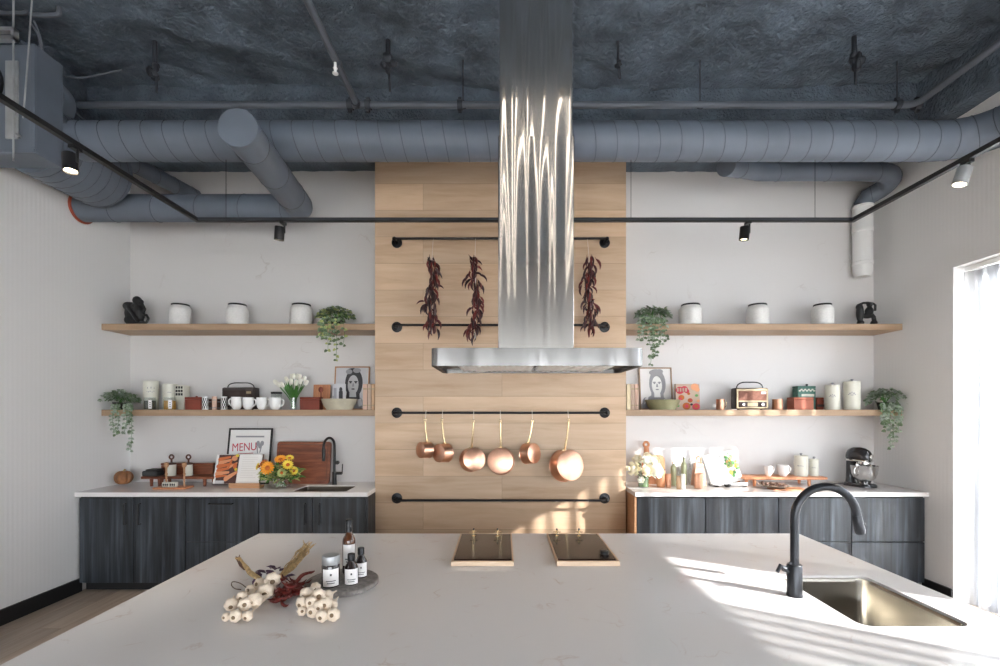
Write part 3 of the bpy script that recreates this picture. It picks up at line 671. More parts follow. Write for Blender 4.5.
build('bracket', MB().box(-.1, .22, -.17, -.13, .83, .855).box(-.1, .22, -.17, -.13, .77, .795).box(.2, .22, -.17, -.13, .77, .855), M['galv'], ah)

# sprinkler pipes
zp = Z(105, 4.0); xr = X(913, 4.0)
o = thing('sprinkler_pipe', 'thin grey sprinkler main running across below the ceiling', 'pipe', (0, 4.0, zp))
build('pipe_run', MB().tube([(X(78, 4.0), 0, 0), (xr-.06, 0, 0)] + [tuple(p) for p in arc((xr-.06, -.08, 0), .08, 90, 0, 5, (1,0,0), (0,1,0))][1:] + [(xr+.02, -1.8, 0), (xr+.02, -6, 0)], .027, 12), M['pipe'], o)
for px in (350, 368, 460, 897, 917):
    build('coupling', MB().tube([(X(px, 4.0)-.022, 0, 0), (X(px, 4.0)+.022, 0, 0)], .042, 14).box(X(px, 4.0)-.014, X(px, 4.0)+.014, -.012, .012, -.062, .062), M['duct_dark'], o)
for px in (463, 897, 545, 700):
    x = X(px, 4.0); build('hanger', MB().tube([(x, 0, .02), (x, 0, ZC-zp)], .006, 6).tube([(x+.034*math.cos(a), 0, .034*math.sin(a)) for a in [2*PI*k/14 for k in range(14)]], .005, 5, closed=True), M['duct_dark'], o)
xb_ = X(357, 4.0)
o = thing('sprinkler_branch', 'grey sprinkler branch pipe coming towards the room with a white head', 'pipe', (xb_, 4.0, zp))
build('pipe_run', MB().tube([(0, -.02, 0), (0, -2.2, 0)], .025, 12), M['pipe'], o)
build('tee', MB().tube([(0, -.04, 0), (0, .0, 0)], .036, 12), M['duct_dark'], o)
hy = -(4.0-(VX-332)/F*0-3.48)
h = build('sprinkler_head', MB().lathe([(.010, .0), (.010, -.04), (.018, -.045), (.012, -.055), (.006, -.075), (.022, -.08), (.022, -.086), (0, -.087)], 14, (0, -.52, -.02)), M['white'], o)
build('clamp', MB().tube([(0, -.50, 0), (0, -.46, 0)], .034, 12), M['pipe'], o)

# track lighting
DR = 3.75; zr = Z(220, DR); xl, xr_ = X(197, DR), X(853, DR)
o = thing('track_rail', 'black lighting track running round three sides below the ducts', 'lighting track', (0, DR, zr))
b = MB(); e = .016
b.box(xl-e, xr_+e, -e, e, -.014, .014).box(xl-e, xl+e, -6.5, -e, -.014, .014).box(xr_-e, xr_+e, -6.5, -e, -.014, .014); build('rail', b, M['black'], o)
g = MB().box(xl, xr_, -e-.0015, -e, -.006, .006); build('slot', g, M['duct_dark'], o)
wires = MB()
for px in (226, 631, 815): build('suspension_wire', MB().tube([(X(px, DR), 0, .014), (X(px, DR), 0, zM-rM-zr+.005)], .0022, 5), M['blackmetal'], o)
def spot(x, y, lb, aim, m=M['black'], power=14):
    o = thing('track_spotlight', lb, 'spotlight', (x, y, zr-.014), 0, 'track spotlights'); a = Vector(aim).normalized()
    build('stem', MB().box(-.015, .015, -.03, .03, -.02, 0).tube([(.012, 0, -.01), (.012, 0, -.09)], .007, 8), M['black'], o)
    q = a.to_track_quat('Z', 'Y').to_matrix().to_4x4(); c = Vector((-.028, 0, -.09)); c0 = c-a*.05
    hd = build('lamp_head', MB().lathe([(0, 0), (.034, 0), (.037, .004), (.037, .105), (.033, .105), (.030, .09), (0, .09)], 20, c0, q), m, o)
    build('lens', MB().lathe([(.0295, .0905), (.0295, .094), (0, .0945)], 18, c0, q), M['lens'], hd)
    l = bpy.data.lights.new('spot_beam', 'SPOT'); l.energy = power; l.color = (1, .84, .66); l.spot_size = R(60); l.spot_blend = .6; l.shadow_soft_size = .03
    lo = bpy.data.objects.new('spot_beam', l); COL.objects.link(lo); lo.parent = o; lo.location = c0+a*.115; lo.rotation_euler = a.to_track_quat('-Z', 'Y').to_euler()
spot(X(283, DR), DR, 'black track spotlight on the far track, left of the hood', (-.12, .12, -1))
spot(X(748, DR), DR, 'black track spotlight on the far track, right of the hood', (-.05, .1, -1))
spot(xl, 2.68, 'black track spotlight on the left side track', (.12, -.1, -1))
spot(xr_, 2.83, 'grey track spotlight on the right side track near the window', (-.25, .1, -1), M['galv'])
# cables and hanger wires, lumps of fireproofing
def cable(label, pts, r=.006, m=None, name='cable'):
    pts = smoothpath(pts, 8); b0 = pts[0].copy(); o = build(name, MB().tube([p-b0 for p in pts], r, 6), m or M['pipe']); o.location = b0; tag(o, label, 'cable')
cable('thin grey cable looping along the ceiling in the upper left', [P(20, 10, 3.5), P(38, 35, 3.6), P(45, 65, 3.7), P(75, 78, 3.8), P(122, 70, 3.9)])
cable('thin grey cable dropping onto the main duct at its left end', [P(28, 5, 3.5), P(42, 45, 3.6), P(44, 90, 3.7), P(55, 110, 3.75), P(75, 120, 3.85)])
cable('thin grey cable drooping from the ceiling behind the left duct', [P(45, 65, 3.8), P(58, 92, 3.85), P(80, 116, 3.9), P(92, 124, 3.92)])
cable('steel hanger wire beside the air handler', [P(32, 0, 3.3), P(27, 70, 3.3), P(23, 118, 3.3)], .005, M['galv'], 'hanger_wire')
cable('dark conduit loop at the ceiling in the far upper left corner', [P(22, -8, 3.45), P(28, 2, 3.45), P(28, 9, 3.45), P(23, 13, 3.45), P(-5, 13, 3.45)], .016, M['pipe'], 'conduit')
cable('second dark conduit loop beside the first in the upper left', [P(46, -8, 3.45), P(57, 4, 3.45), P(59, 11, 3.45), P(55, 15, 3.45), P(30, 15, 3.45)], .016, M['pipe'], 'conduit')
def lumps(px, py, D, s, label, seed):
    random.seed(seed); c = P(px, py, D); o = thing('ceiling_anchor', label, 'ceiling anchor', c)
    b = MB()
    for k in range(7): b.ball((random.uniform(-.04, .04)*s, random.uniform(-.03, .03), random.uniform(-.07, .06)*s), (random.uniform(.02, .045)*s, .03*s, random.uniform(.02, .05)*s), 8, 6)
    b.tube([(0, 0, -.02), (0, 0, ZC-c.z)], .02*s, 8); build('clump', b, M['duct_dark'], o)
    build('stub', MB().tube([(.01, 0, -.03), (.015, 0, -.2*s)], .010, 6), M['duct_dark'], o)
lumps(388, 66, 3.75, 1.0, 'dark clumped anchor on the ceiling left of the hood chimney', 4)
lumps(854, 62, 3.75, .9, 'dark clumped anchor on the ceiling at the right', 5)
lumps(618, 66, 3.8, .5, 'small dark anchor on the ceiling just right of the chimney', 6)
lumps(155, 70, 3.8, .9, 'dark clumped anchor on the ceiling at the left', 8)

# slim lamps added unseen behind the viewer, for fill and hood streaks
for x, lb in ((-.02, 'added slim strip lamp for hood streaks, left of three behind the viewpoint'), (.20, 'added slim strip lamp for hood streaks, middle of three behind the viewpoint'), (.43, 'added slim strip lamp for hood streaks, right of three behind the viewpoint')):
    o = thing('added_strip_lamp', lb, 'added lamp', (x, -.75, 3.72), 0, 'added strip lamps behind the viewpoint')
    build('housing', MB().box(-.025, .025, -2.6, 2.6, 0, .06), M['black'], o, bevel=.003)
    build('diffuser', MB().box(-.014, .014, -2.58, 2.58, -.012, -.001), M['strip'], o)
    for y in (-2.2, 2.2): build('suspension_wire', MB().tube([(0, y, .06), (0, y, ZC-3.72-.03)], .003, 5), M['galv'], o)
# ------------------------------------------------------------------ builders of small things
def cyl_band(mb, r, z0, z1, a0, a1, n=14):        # strip of a cylinder between two angles (label on a bottle)
    vs = []; fs = []
    for i in range(n+1):
        a = R(a0+(a1-a0)*i/n); vs += [(r*math.cos(a), r*math.sin(a), z0), (r*math.cos(a), r*math.sin(a), z1)]
    for i in range(n): fs.append((2*i, 2*i+2, 2*i+3, 2*i+1))
    return mb.add(vs, fs)
def ell(cx, cz, rx, rz, n=22, a0=0, a1=360): return [(cx+rx*math.cos(R(a0+(a1-a0)*i/n)), cz+rz*math.sin(R(a0+(a1-a0)*i/n))) for i in range(n if a1-a0 == 360 else n+1)]
def white_jar(px, zb, label, D=4.80):
    o = thing('ceramic_jar', label, 'jar', (X(px, D), D, zb), 0, 'white jars on the upper shelves')
    r, h = LR(23.5, px, D), .214
    build('jar_body', MB().lathe([(r*.9, 0), (r*.98, .008), (r, .03), (r, h*.62), (r*.985, h*.75), (r*.92, h*.84), (r*.80, h*.885), (r*.79, h*.95), (r*.74, h*.95), (r*.74, h*.6), (0, h*.58)], 36), M['ceramic'], o, smooth=50)
    build('rim', MB().lathe([(r*.80, h*.94), (r*.83, h*.955), (r*.83, h*1.0), (r*.80, h*1.02), (r*.70, h*1.02), (r*.70, h*.95)], 36), M['black'], o)
    return o
white_jar(180.5, ZU, 'white ceramic jar beside the black looped figurine')
white_jar(237.5, ZU, 'white ceramic jar, middle one of three on the upper left shelf')
white_jar(301.5, ZU, 'white ceramic jar next to the trailing plant on the upper left shelf')
white_jar(690.5, ZU, 'white ceramic jar next to the trailing plant on the upper right shelf')
white_jar(757.5, ZU, 'white ceramic jar, middle one of three on the upper right shelf')
white_jar(822.5, ZU, 'white ceramic jar beside the black figurine on the upper right shelf')

def figurine(label, D, zb, cx, blobs, tubes):
    o = thing('figurine', label, 'figurine', (X(cx, D), D, zb)); b = MB(); f = lambda px, py: (X(px, D)-o.location.x, Z(py, D)-zb)
    for px, py, rx, rz, dy in blobs: x, z = f(px, py); b.ball((x, dy, z), (L(rx, D), min(.05, L(min(rx, rz)*1.1, D)), L(rz, D)), 16, 10)
    for pts, r in tubes: b.tube([(f(px, py)[0], dy, f(px, py)[1]) for px, py, dy in pts], L(r, D), 8, closed=pts[0] == pts[-1])
    m = build('carving', b, M['black'], o, smooth=180); rm = m.modifiers.new('fuse', 'REMESH'); rm.mode = 'VOXEL'; rm.voxel_size = .006; rm.use_smooth_shade = True
ring = lambda cx, cy, rx, ry, dy: [(cx+rx*math.cos(2*PI*k/12), cy+ry*math.sin(2*PI*k/12), dy) for k in range(12)]
figurine('black carved figurine with looped arms at the far left of the upper shelf', 4.80, ZU, 136.5,
         [(134, 320, 9.5, 6.5, 0), (133, 313, 8, 10, 0), (137.5, 314, 7, 10, 0), (129, 306.5, 4.4, 4.4, -.01), (138, 301, 4, 4.6, -.01), (140.5, 302, 3.6, 3, -.01), (141, 323, 5, 2.5, 0), (131, 305, 3, 3, 0)],
         [(smoothpath([(139, 305, 0), (144, 307, 0), (144, 312, 0), (139, 315, 0)], 4), 1.3), (smoothpath([(142, 316, 0), (147.5, 315.5, 0), (148, 321, 0), (143, 323, 0)], 4), 1.3), (smoothpath([(132, 308, -.04), (137, 315, -.05), (141, 322, -.04)], 4), 1.8)] if False else
         [([(138, 304, 0), (143, 305, 0), (145, 309, 0), (143, 313.5, 0), (139, 315, 0)], 1.25), ([(142, 315.5, 0), (146.5, 315, 0), (148.5, 318.5, 0), (146.5, 322.5, 0), (142, 324, 0)], 1.25), ([(131, 308, -.04), (137, 315, -.05), (141, 322, -.04)], 1.8)])
figurine('black carved figurine with arched arms at the right end of the upper shelf', 4.80, ZU, 866,
         [(860, 313, 3.2, 10, 0), (859, 307, 2.6, 3.4, 0), (868, 311.5, 3.6, 4.6, -.015), (868.5, 305, 2.6, 2.8, -.015), (867, 316, 5.5, 2.6, 0), (860.5, 323, 3.4, 2.8, 0), (874, 323, 3.2, 2.8, 0)],
         [([(859, 305, 0), (863, 303, 0), (868, 302.8, 0), (873, 303.5, 0), (875.3, 305, 0), (875, 311, 0)], 1.2), ([(870, 313, 0), (873.5, 317, 0), (874.5, 323, 0)], 2.0)])

def plant(label, px, D, zb, rx, hz, strands, mats, seed, dome=250, lf=.042, over=None):
    random.seed(seed); o = thing('trailing_plant', label, 'plant', (X(px, D), D, zb))
    build('pot', MB().lathe([(.055, 0), (.07, .07), (.072, .075), (.064, .075), (.06, .05), (0, .05)], 20), M['soil'], o)
    b = MB()
    for k in range(dome):
        a = random.uniform(0, 2*PI); u = random.random()**.6; r = rx*u; z = .06+(hz-.06)*math.sqrt(max(0, 1-u*u))*random.uniform(.55, 1)
        p = Vector((r*math.cos(a), min(.12, max(-.17, r*math.sin(a)*.8-.03)), max(z, .012)))
        d = Vector((math.cos(a)+random.uniform(-.6,.6), math.sin(a)*.8-.35, random.uniform(-.7, .5)))
        b.m = 0 if random.random() < .65 else 1; b.leaf(p, d, (random.uniform(-.4,.4), -.6, 1), lf*random.uniform(.7,1.25), lf*random.uniform(.6,.95))
    for k in range(26):
        a = random.uniform(0, 2*PI); r = rx*.75; b.m = 2; b.tube([(0,0,.06), (r*.5*math.cos(a), r*.4*math.sin(a), hz*.8), (r*math.cos(a), max(-.17,min(.1,r*.7*math.sin(a)-.03)), hz*.45)], .0022, 4)
    build('foliage', b, mats+[M['stem']], o)
    for px2, py2, dens in strands:
        x = X(px2, D-.17)-o.location.x; zt = .03; zb2 = Z(py2, 4.645)-zb; v = MB(); yv = 4.645-D
        path = smoothpath([(x*.5, -.02, .07), (x*.8, yv*.7, .06), (x, yv, .0), (x+random.uniform(-.012,.012), yv, zb2*.5), (x+random.uniform(-.015,.015), yv, zb2)], 7); v.m = 2; v.tube(path, .0018, 4); n = max(4, int(abs(zb2)/.024*dens))
        for i in range(n):
            q = path[8+int((len(path)-9)*i/max(1, n-1))]
            for s in (-1, 1):
                v.m = 0 if random.random() < .7 else 1; s2 = lf*random.uniform(.65, 1.1); v.leaf(q+Vector((0,0,random.uniform(-.008,.008))), (s*random.uniform(.5, 1), random.uniform(-.5, .1), random.uniform(-.7, .1)), (random.uniform(-.3,.3), -1, .3), s2, s2*.85)
        build('vine', v, mats+[M['stem']], o)
    return o
plant('trailing plant with pale lower leaves on the upper left shelf', 337, 4.80, ZU, .17, .18, [(320, 336, 1.6), (323, 338, 1.6), (327, 350, .8), (331, 340, 1.0), (336.5, 360, .8), (343, 345, .6)], [M['leaf'], M['leafpale']], 11)
plant('green trailing plant on the upper right shelf beside the wood panel', 652, 4.80, ZU, .165, .19, [(641, 340, 1.1), (645, 338, 1), (650, 345, 1.1), (652.5, 364, .9), (656, 356, 1), (662, 344, 1), (666, 340, 1)], [M['leaf'], M['leaf2']], 12)
plant('grey-green trailing plant at the left end of the lower left shelf', 121, 4.80, ZL, .17, .19, [(112, 430, 1.2), (116, 434, 1.2), (124.5, 432, 1), (130, 450, 1), (128, 424, 1)], [M['leaf2'], M['leaf']], 13)
plant('grey-green trailing plant at the right end of the lower right shelf', 885, 4.80, ZL, .185, .21, [(884, 424, 1.4), (888, 430, 1.3), (891, 447, .9), (896, 441, 1), (899, 430, 1.3), (902, 424, 1.2)], [M['leaf2'], M['leaf']], 14)

# ------------------------------------------------------------------ left lower shelf
def canister(px, D, w, ytop, zb, label, group=None, motif=None, lidk=True, m='cream'):
    r = LR(w, px, D); h = Z(ytop, D)-zb; o = thing('canister', label, 'canister', (X(px, D), D, zb), 0, group)
    build('canister_body', MB().lathe([(r*.97, 0), (r, .006), (r, h-.022), (r*.97, h-.02), (0, h-.02)], 32), M[m], o)
    l = build('lid', MB().lathe([(r*.99, h-.02), (r*1.02, h-.018), (r*1.02, h-.004), (r*.96, h), (0, h+.002)], 32), M[m], o)
    if lidk: build('lid_knob', MB().lathe([(.006, h), (.006, h+.008), (.013, h+.014), (.013, h+.022), (0, h+.027)], 14), M['grey2'], l)
    if motif:
        b = MB(); a0 = math.degrees(math.atan2(-o.location.y, -o.location.x))
        for q in motif:                            # small marks painted on the side facing the room
            cyl_band(b, r+.0008, q[1]*h, q[2]*h, a0+q[0]-q[3]/2, a0+q[0]+q[3]/2, 5)
        build('motif', b, M['grey2'], o, smooth=0)
    return o
MOT = [(-22, .52, .55, 9), (-13, .545, .60, 9), (-4, .50, .53, 8), (0, .57, .63, 6), (5, .50, .53, 8), (13, .545, .60, 9), (22, .52, .55, 9)]
MOT2 = [(-30, .62, .63, 9), (-18, .60, .63, 8), (-6, .62, .65, 8), (8, .60, .62, 8), (20, .63, .65, 8), (-24, .72, .78, 5), (0, .73, .79, 6), (22, .72, .77, 5)]
canister(151, 4.92, 16.5, 381, ZL, 'cream canister with grey motif and lid at the left of the lower left shelf', None, MOT2, False)
canister(170, 4.92, 15.5, 384, ZL, 'plain cream canister standing behind the amber jar', None, [(-5, .66, .68, 30)], False)
def storage_jar(px, D, w, yt, fill, label):
    r = LR(w, px, D); h = Z(yt, D)-ZL; o = thing('glass_jar', label, 'jar', (X(px, D), D, ZL))
    build('glass', MB().lathe([(r*.92, 0), (r, .008), (r, h-.012), (r*.9, h)], 24), M['glass'], o)
    build('contents', MB().lathe([(r*.88, .004), (r*.93, .01), (r*.93, h*.8), (0, h*.82)], 24), M[fill], o)
    build('lid', MB().lathe([(r*.93, h), (r*.95, h+.003), (r*.95, h+.01), (0, h+.012)], 24), M['glass'], o)
    b = MB(); a0 = math.degrees(math.atan2(-D, -o.location.x)); cyl_band(b, r+.001, h*.08, h*.86, a0-15, a0+15, 6); t = build('label', b, M['label'], o)
    b = MB(); 
    for k in range(3): cyl_band(b, r+.0017, h*(.24+.17*k), h*(.33+.17*k), a0-4, a0+4, 2)
    build('print', b, M['ink'], t, smooth=0)
storage_jar(150, 4.76, 13, 398.5, 'beans', 'glass jar of dark beans with a white label in front of a cream canister')
storage_jar(170, 4.76, 13.5, 398.5, 'honey', 'glass jar of amber grains with a white label')
# tall tin with rows of black marks
D = 4.90; o = thing('patterned_tin', 'pale tin with rows of black marks beside the plain canister', 'tin', (X(182.5, D), D, ZL)); h = Z(385.5, D)-ZL; r = L(4.4, D)
build('tin_body', MB().box(-r, r, -r, r, 0, h), M['cream'], o, bevel=.004)
b = MB()
for j in range(3):
    for i in range(3): b.box(-r+.006+i*.026, -r+.026+i*.026, -r-.0012, -r, h*(.58+.14*j), h*(.68+.14*j))
build('marks', b, M['ink'], o, smooth=0)
def lidded_box(px0, px1, D0, D1, yt, zb, m, label, name='lidded_box', rz=0, lid=.025):
    cx = X((px0+px1)/2, D0); w = L((px1-px0)/2, D0); h = Z(yt, D0)-zb; d = (D1-D0)/2
    o = thing(name, label, 'box', (cx, (D0+D1)/2, zb), rz)
    build('box_body', MB().box(-w*.985, w*.985, -d*.985, d*.985, 0, h-lid), M[m], o, bevel=.004)
    build('lid', MB().box(-w, w, -d, d, h-lid+.001, h), M[m], o, bevel=.005); return o
o = lidded_box(184.5, 201, 4.74, 4.86, 397, ZL, 'rust', 'rust-red lidded box beside the checked tins'); build('lid_knob', MB().lathe([(.006, 0), (.012, .008), (0, .014)], 12, (0, 0, Z(397, 4.74)-ZL)), M['rust'], o)
def small_tin(px, D, w, yt, body, checks, label):
    r = LR(w, px, D); h = Z(yt, D)-ZL; o = thing('small_tin', label, 'tin', (X(px, D), D, ZL), 0, 'small tins on the lower left shelf')
    build('tin_body', MB().lathe([(r, 0), (r, h*.9), (r*.95, h*.91), (r*.95, h), (0, h)], 20), M[body], o)
    b = MB()
    if checks:
        for j in range(4):
            for k in range(8):
                if (j+k) % 2 == 0: cyl_band(b, r+.0008, h*(.08+.2*j), h*(.28+.2*j), 200+k*20, 220+k*20, 3)
    else:
        cyl_band(b, r+.0008, h*.12, h*.18, 190, 350, 10); cyl_band(b, r+.0008, h*.7, h*.76, 190, 350, 10)
    build('pattern', b, M['grey3'] if checks else M['grey2'], o, smooth=0)
small_tin(205.3, 4.76, 6.6, 396.5, 'white', True, 'white tin with dark checks, nearest the rust-red box')
small_tin(210.3, 4.86, 5, 399, 'darkwood', False, 'dark small tin standing between the checked and the pale tins')
small_tin(214.5, 4.76, 5.4, 396.5, 'pinkwood', False, 'pale pink small tin between two dark ones')
small_tin(219, 4.86, 4.6, 399, 'darkwood', False, 'dark small tin half hidden beside the left radio')
small_tin(224, 4.80, 7.0, 396.5, 'white', True, 'white tin with dark checks, in front of the left radio')

def radio(px0, px1, yt, yh, D, dark, label):
    w = L((px1-px0)/2, D); h = Z(yt, D)-ZL; d = .055; o = thing('radio', label, 'radio', (X((px0+px1)/2, D), D+d, ZL))
    build('case', MB().box(-w, w, -d+.012, d, .006, h), M['radio_dark'], o, bevel=.012)
    build('front_frame', MB().box(-w+.006, w-.006, -d, -d+.012, .012, h-.008), M['radio_dark' if dark else 'gold'], o, bevel=.004)
    build('speaker_cloth', MB().box(-w+.025, w-.025, -d-.002, -d+.002, h*.42, h*.86), M['radio_black' if dark else 'radio_brown'], o)
    c = build('control_strip', MB().box(-w+.025, w-.025, -d-.002, -d+.002, h*.12, h*.36), M['radio_black'], o)
    build('tuning_window', MB().box(-w*.30, w*.30, -d-.004, -d-.001, h*.15, h*.33), M['gold'], c)
    for s in (-1, 1): build('knob_plate', MB().box(s*w*.58-w*.2, s*w*.58+w*.2, -d-.0045, -d-.001, h*.14, h*.34), M['radio_black'], c)
    for s in (-1, 1): build('knob', MB().lathe([(.017, 0), (.017, .012), (.014, .015), (0, .015)], 18, (s*w*.58, -d-.004, h*.24), Matrix.Rotation(PI/2, 4, 'X')), M['chrome'], c)
    build('badge', MB().box(w*.52, w*.80, -d-.004, -d-.001, h*.72, h*.82), M['gold' if dark else 'label'], o)
    for s in (-.7, .7): build('foot', MB().lathe([(.012, 0), (.012, .007)], 12, (s*w, 0, 0)), M['black'], o)
    hz = Z(yh, D)-ZL; pts = bez((-w*.82, 0, h-.006), (-w*.78, 0, hz+.005), (-w*.35, 0, hz+.002), (0, 0, hz), 8)
    pts += [Vector((-p.x, p.y, p.z)) for p in reversed(pts[:-1])]; build('handle', MB().tube(pts, .006, 8), M['black'], o)
    build('side_knob', MB().lathe([(.014, 0), (.014, .012), (0, .013)], 14, (w, 0, h*.45), Matrix.Rotation(PI/2, 4, 'Y')), M['black'], o)
radio(221.5, 254.5, 387.3, 382.6, 4.87, True, 'dark brown radio with a carrying handle behind the white mugs')
radio(736, 769, 387.8, 382, 4.74, False, 'brown radio with gold trim and a handle on the lower right shelf')

def mug(px, D, zb, w, yt, side, label, group, m='white'):
    r = LR(w, px, D); h = Z(yt, D)-zb; o = thing('mug', label, 'mug', (X(px, D), D, zb), 0, group)
    build('cup', MB().lathe([(r*.55, 0), (r*.6, .004), (r*.86, h*.2), (r*1.0, h*.45), (r*.98, h*.8), (r*1.0, h), (r*.94, h), (r*.92, h*.5), (r*.75, h*.12), (0, h*.08)], 28), M[m], o, smooth=60)
    build('handle', MB().tube(bez((side*r*.93, 0, h*.82), (side*r*1.75, 0, h*.98), (side*r*1.7, 0, h*.35), (side*r*.9, 0, h*.28), 10), [.0075]*11, 8), M[m], o); return o
G = 'white mugs on the lower left shelf'
mug(236.7, 4.74, ZL, 11.8, 397, -1, 'white mug with its handle turned to the left', G)
mug(248.2, 4.74, ZL, 11.6, 397.5, 1, 'second white mug from the left, handle to the right', G)
mug(261.8, 4.74, ZL, 11.2, 397.5, 1, 'third white mug from the left on the lower shelf', G)
mug(275.4, 4.74, ZL, 12.2, 397.5, 1, 'white mug nearest the vase of white tulips', G)
D = 4.9; o = thing('glass_jar', 'glass jar with a black lid behind the fourth white mug', 'jar', (X(276.5, D), D, ZL)); h = Z(392, D)-ZL; r = L(5, D)
build('glass', MB().lathe([(r*.9, 0), (r, .006), (r, h-.03), (r*.92, h-.018)], 24), M['glass'], o); build('lid', MB().lathe([(r*1.04, h-.02), (r*1.04, h), (0, h)], 24), M['black'], o)

def vase(name, label, px, D, zb, prof, water, seg=24):
    o = thing(name, label, 'vase', (X(px, D), D, zb)); build('glass', MB().lathe(prof, seg), M['glass'], o)
    if water: build('water', MB().lathe([(r_*.93, z_) for r_, z_ in water]+[(0, water[-1][1])], seg), M['water'], o)
    return o
# tulips
D = 4.78; vase('glass_vase', 'small clear vase holding the white tulips', 293.5, D, ZL, [(.03, 0), (.034, .004), (.036, .05), (.034, .11), (.036, .125)], None)
o = thing('tulip_bouquet', 'bouquet of white tulips in a glass vase on the lower left shelf', 'flowers', (X(293.5, D), D, ZL+.012)); random.seed(3)
for px, py, dy in ((277, 384, 0), (281.5, 386.5, -.03), (286, 387, -.06), (287, 381.5, 0), (291, 379, .02), (293.5, 378.5, 0), (296, 378.5, .03), (299, 379, 0), (301, 383.5, -.03), (305, 384.5, 0), (294, 384, -.06), (290, 384, -.04), (298, 385, -.05), (302, 380.5, .03)):
    p = Vector((X(px, D)-o.location.x, dy, Z(py, D)-o.location.z)); d = (p-Vector((0, 0, .05))).normalized(); q = d.to_track_quat('Z', 'Y').to_matrix().to_4x4()
    s = MB().tube(bez((p.x*.1, dy*.1, 0), (p.x*.12, dy*.2, .12), tuple(p*.7), tuple(p), 8), .003, 5); f = MB(); s.m = 0
    for k in range(6): a = k*PI/3; f.ball(p+q.to_3x3() @ Vector((.009*math.cos(a), .009*math.sin(a), .022)), (.012, .012, .03), 8, 6, q.to_3x3())
    st = build('stem', s, M['stem'], o); build('tulip_head', f, M['petal_white'], st)
b = MB()
for k in range(26):
    a = random.uniform(0, 2*PI); b.leaf((.01*math.cos(a), .01*math.sin(a), .09), (math.cos(a)*.6, math.sin(a)*.35, 1), (math.cos(a), math.sin(a), .2), random.uniform(.13, .2), .03, .3)
build('leaves', b, M['stem'], o)
lidded_box(299.5, 319.5, 4.74, 4.84, 397, ZL, 'rust', 'rust-red lidded box beside the tulips')
D = 4.93; o = thing('serving_board', 'small warm wooden board leaning behind the rust-red box', 'board', (X(321, D), D, ZL))
b = MB(); b.T = Matrix.Rotation(R(-6), 4, 'X'); w, h = L(8.5, D), Z(384.3, D)-ZL; b.box(-w, w, 0, .015, .002, h); build('board', b, M['orangewood'], o, bevel=.003)
D = 4.87; o = thing('wooden_ladle', 'dark wooden ladle standing against the small board', 'ladle', (X(320.5, D), D, ZL)); hz = Z(389.5, D)-ZL
b = MB(); b.tube([(0,0,0), (0,.005,.08), (.002,.012,hz-.02)], [.007,.006,.007], 8); b.ball((0,.008,hz), (.024,.012,.03), 14, 10); build('ladle_body', b, M['rust'], o)

def layers(o, name, w, h, tilt, polys, mats, y=-.001, T=None):
    b = MB(); b.T = T or Matrix.Rotation(R(tilt), 4, 'X')
    for k, (mi, pts) in enumerate(polys): b.m = mi; b.prism([(x*w, z*h) for x, z in pts], y-.0004*(k+1), y)
    return build(name, b, mats, o, smooth=0)
def rect(x0, x1, z0, z1): return [(x0, z0), (x1, z0), (x1, z1), (x0, z1)]
PORT = [(0, rect(-.5, .5, 0, 1)), (1, [(-.5,0),(.5,0),(.5,.12),(.28,.26),(.1,.33),(-.15,.33),(-.36,.24),(-.5,.1)]),
        (2, ell(.06, .62, .27, .36)), (2, ell(.02, .90, .20, .09)), (1, ell(.14, .93, .12, .06)), (1, ell(-.1, .90, .10, .06)), (2, [(-.15,.4),(.24,.4),(.26,.2),(-.16,.2)]), (3, ell(.04, .58, .165, .235)),
        (3, [(-.06,.42),(.13,.42),(.15,.28),(-.06,.28)]), (2, ell(-.04, .655, .055, .016)), (2, ell(.12, .655, .055, .016)), (2, ell(-.04, .625, .03, .014)), (2, ell(.12, .625, .03, .014)), (1, [(.03,.62),(.06,.62),(.075,.535),(.01,.535)]), (2, ell(.045, .475, .055, .016)),
        (1, ell(-.33, .16, .12, .12)), (0, [(-.4,.1),(-.28,.2),(-.25,.3),(-.36,.26)]), (0, [(.24,.05),(.36,.08),(.30,.24),(.18,.22)])]
def framed(px0, px1, yt, D, zb, tilt, fm, label, fw, polys, pm_, name='framed_portrait'):
    w = L(px1-px0, D+.03); h = (Z(yt, D+.07)-zb)/math.cos(R(tilt)); o = thing(name, label, 'framed print', (X((px0+px1)/2, D+.5*h*math.sin(R(tilt))), D, zb))
    T = Matrix.Rotation(R(-tilt), 4, 'X'); b = MB(); b.T = T; t = fw
    b.box(-w/2, w/2, 0, .018, .0, t).box(-w/2, w/2, 0, .018, h-t, h).box(-w/2, -w/2+t, 0, .018, t, h-t).box(w/2-t, w/2, 0, .018, t, h-t); build('frame', b, M[fm], o, bevel=.0015)
    T2 = T @ Matrix.Translation((0, .010, t)); layers(o, 'picture', w-2*t, h-2*t, 0, polys, pm_, T=T2)
    b = MB(); b.T = T; b.box(-w/2+t, w/2-t, .011, .016, t, h-t); build('backing', b, M['paper'], o); return o, T, w, h
PM = [M['grey1'], M['grey2'], M['grey3'], M['skin_print']]
framed(334, 369, 366.5, 4.945, ZL, 7, 'midwood', 'thin-framed grey portrait print of a dark-haired person, left of the wood panel', .012, PORT, PM)
framed(639.5, 672.5, 367.5, 4.945, ZL, 7, 'oak', 'thin-framed grey portrait print of a dark-haired person, right of the wood panel', .013, [(k, p) for k, p in PORT], [M['label'], M['grey2'], M['grey2'], M['paper']])
D = 4.80; o = thing('small_print', 'little black and white print standing before the left portrait', 'print', (X(339, D), D, ZL)); w, h = L(6.5, D), Z(384, D)-ZL
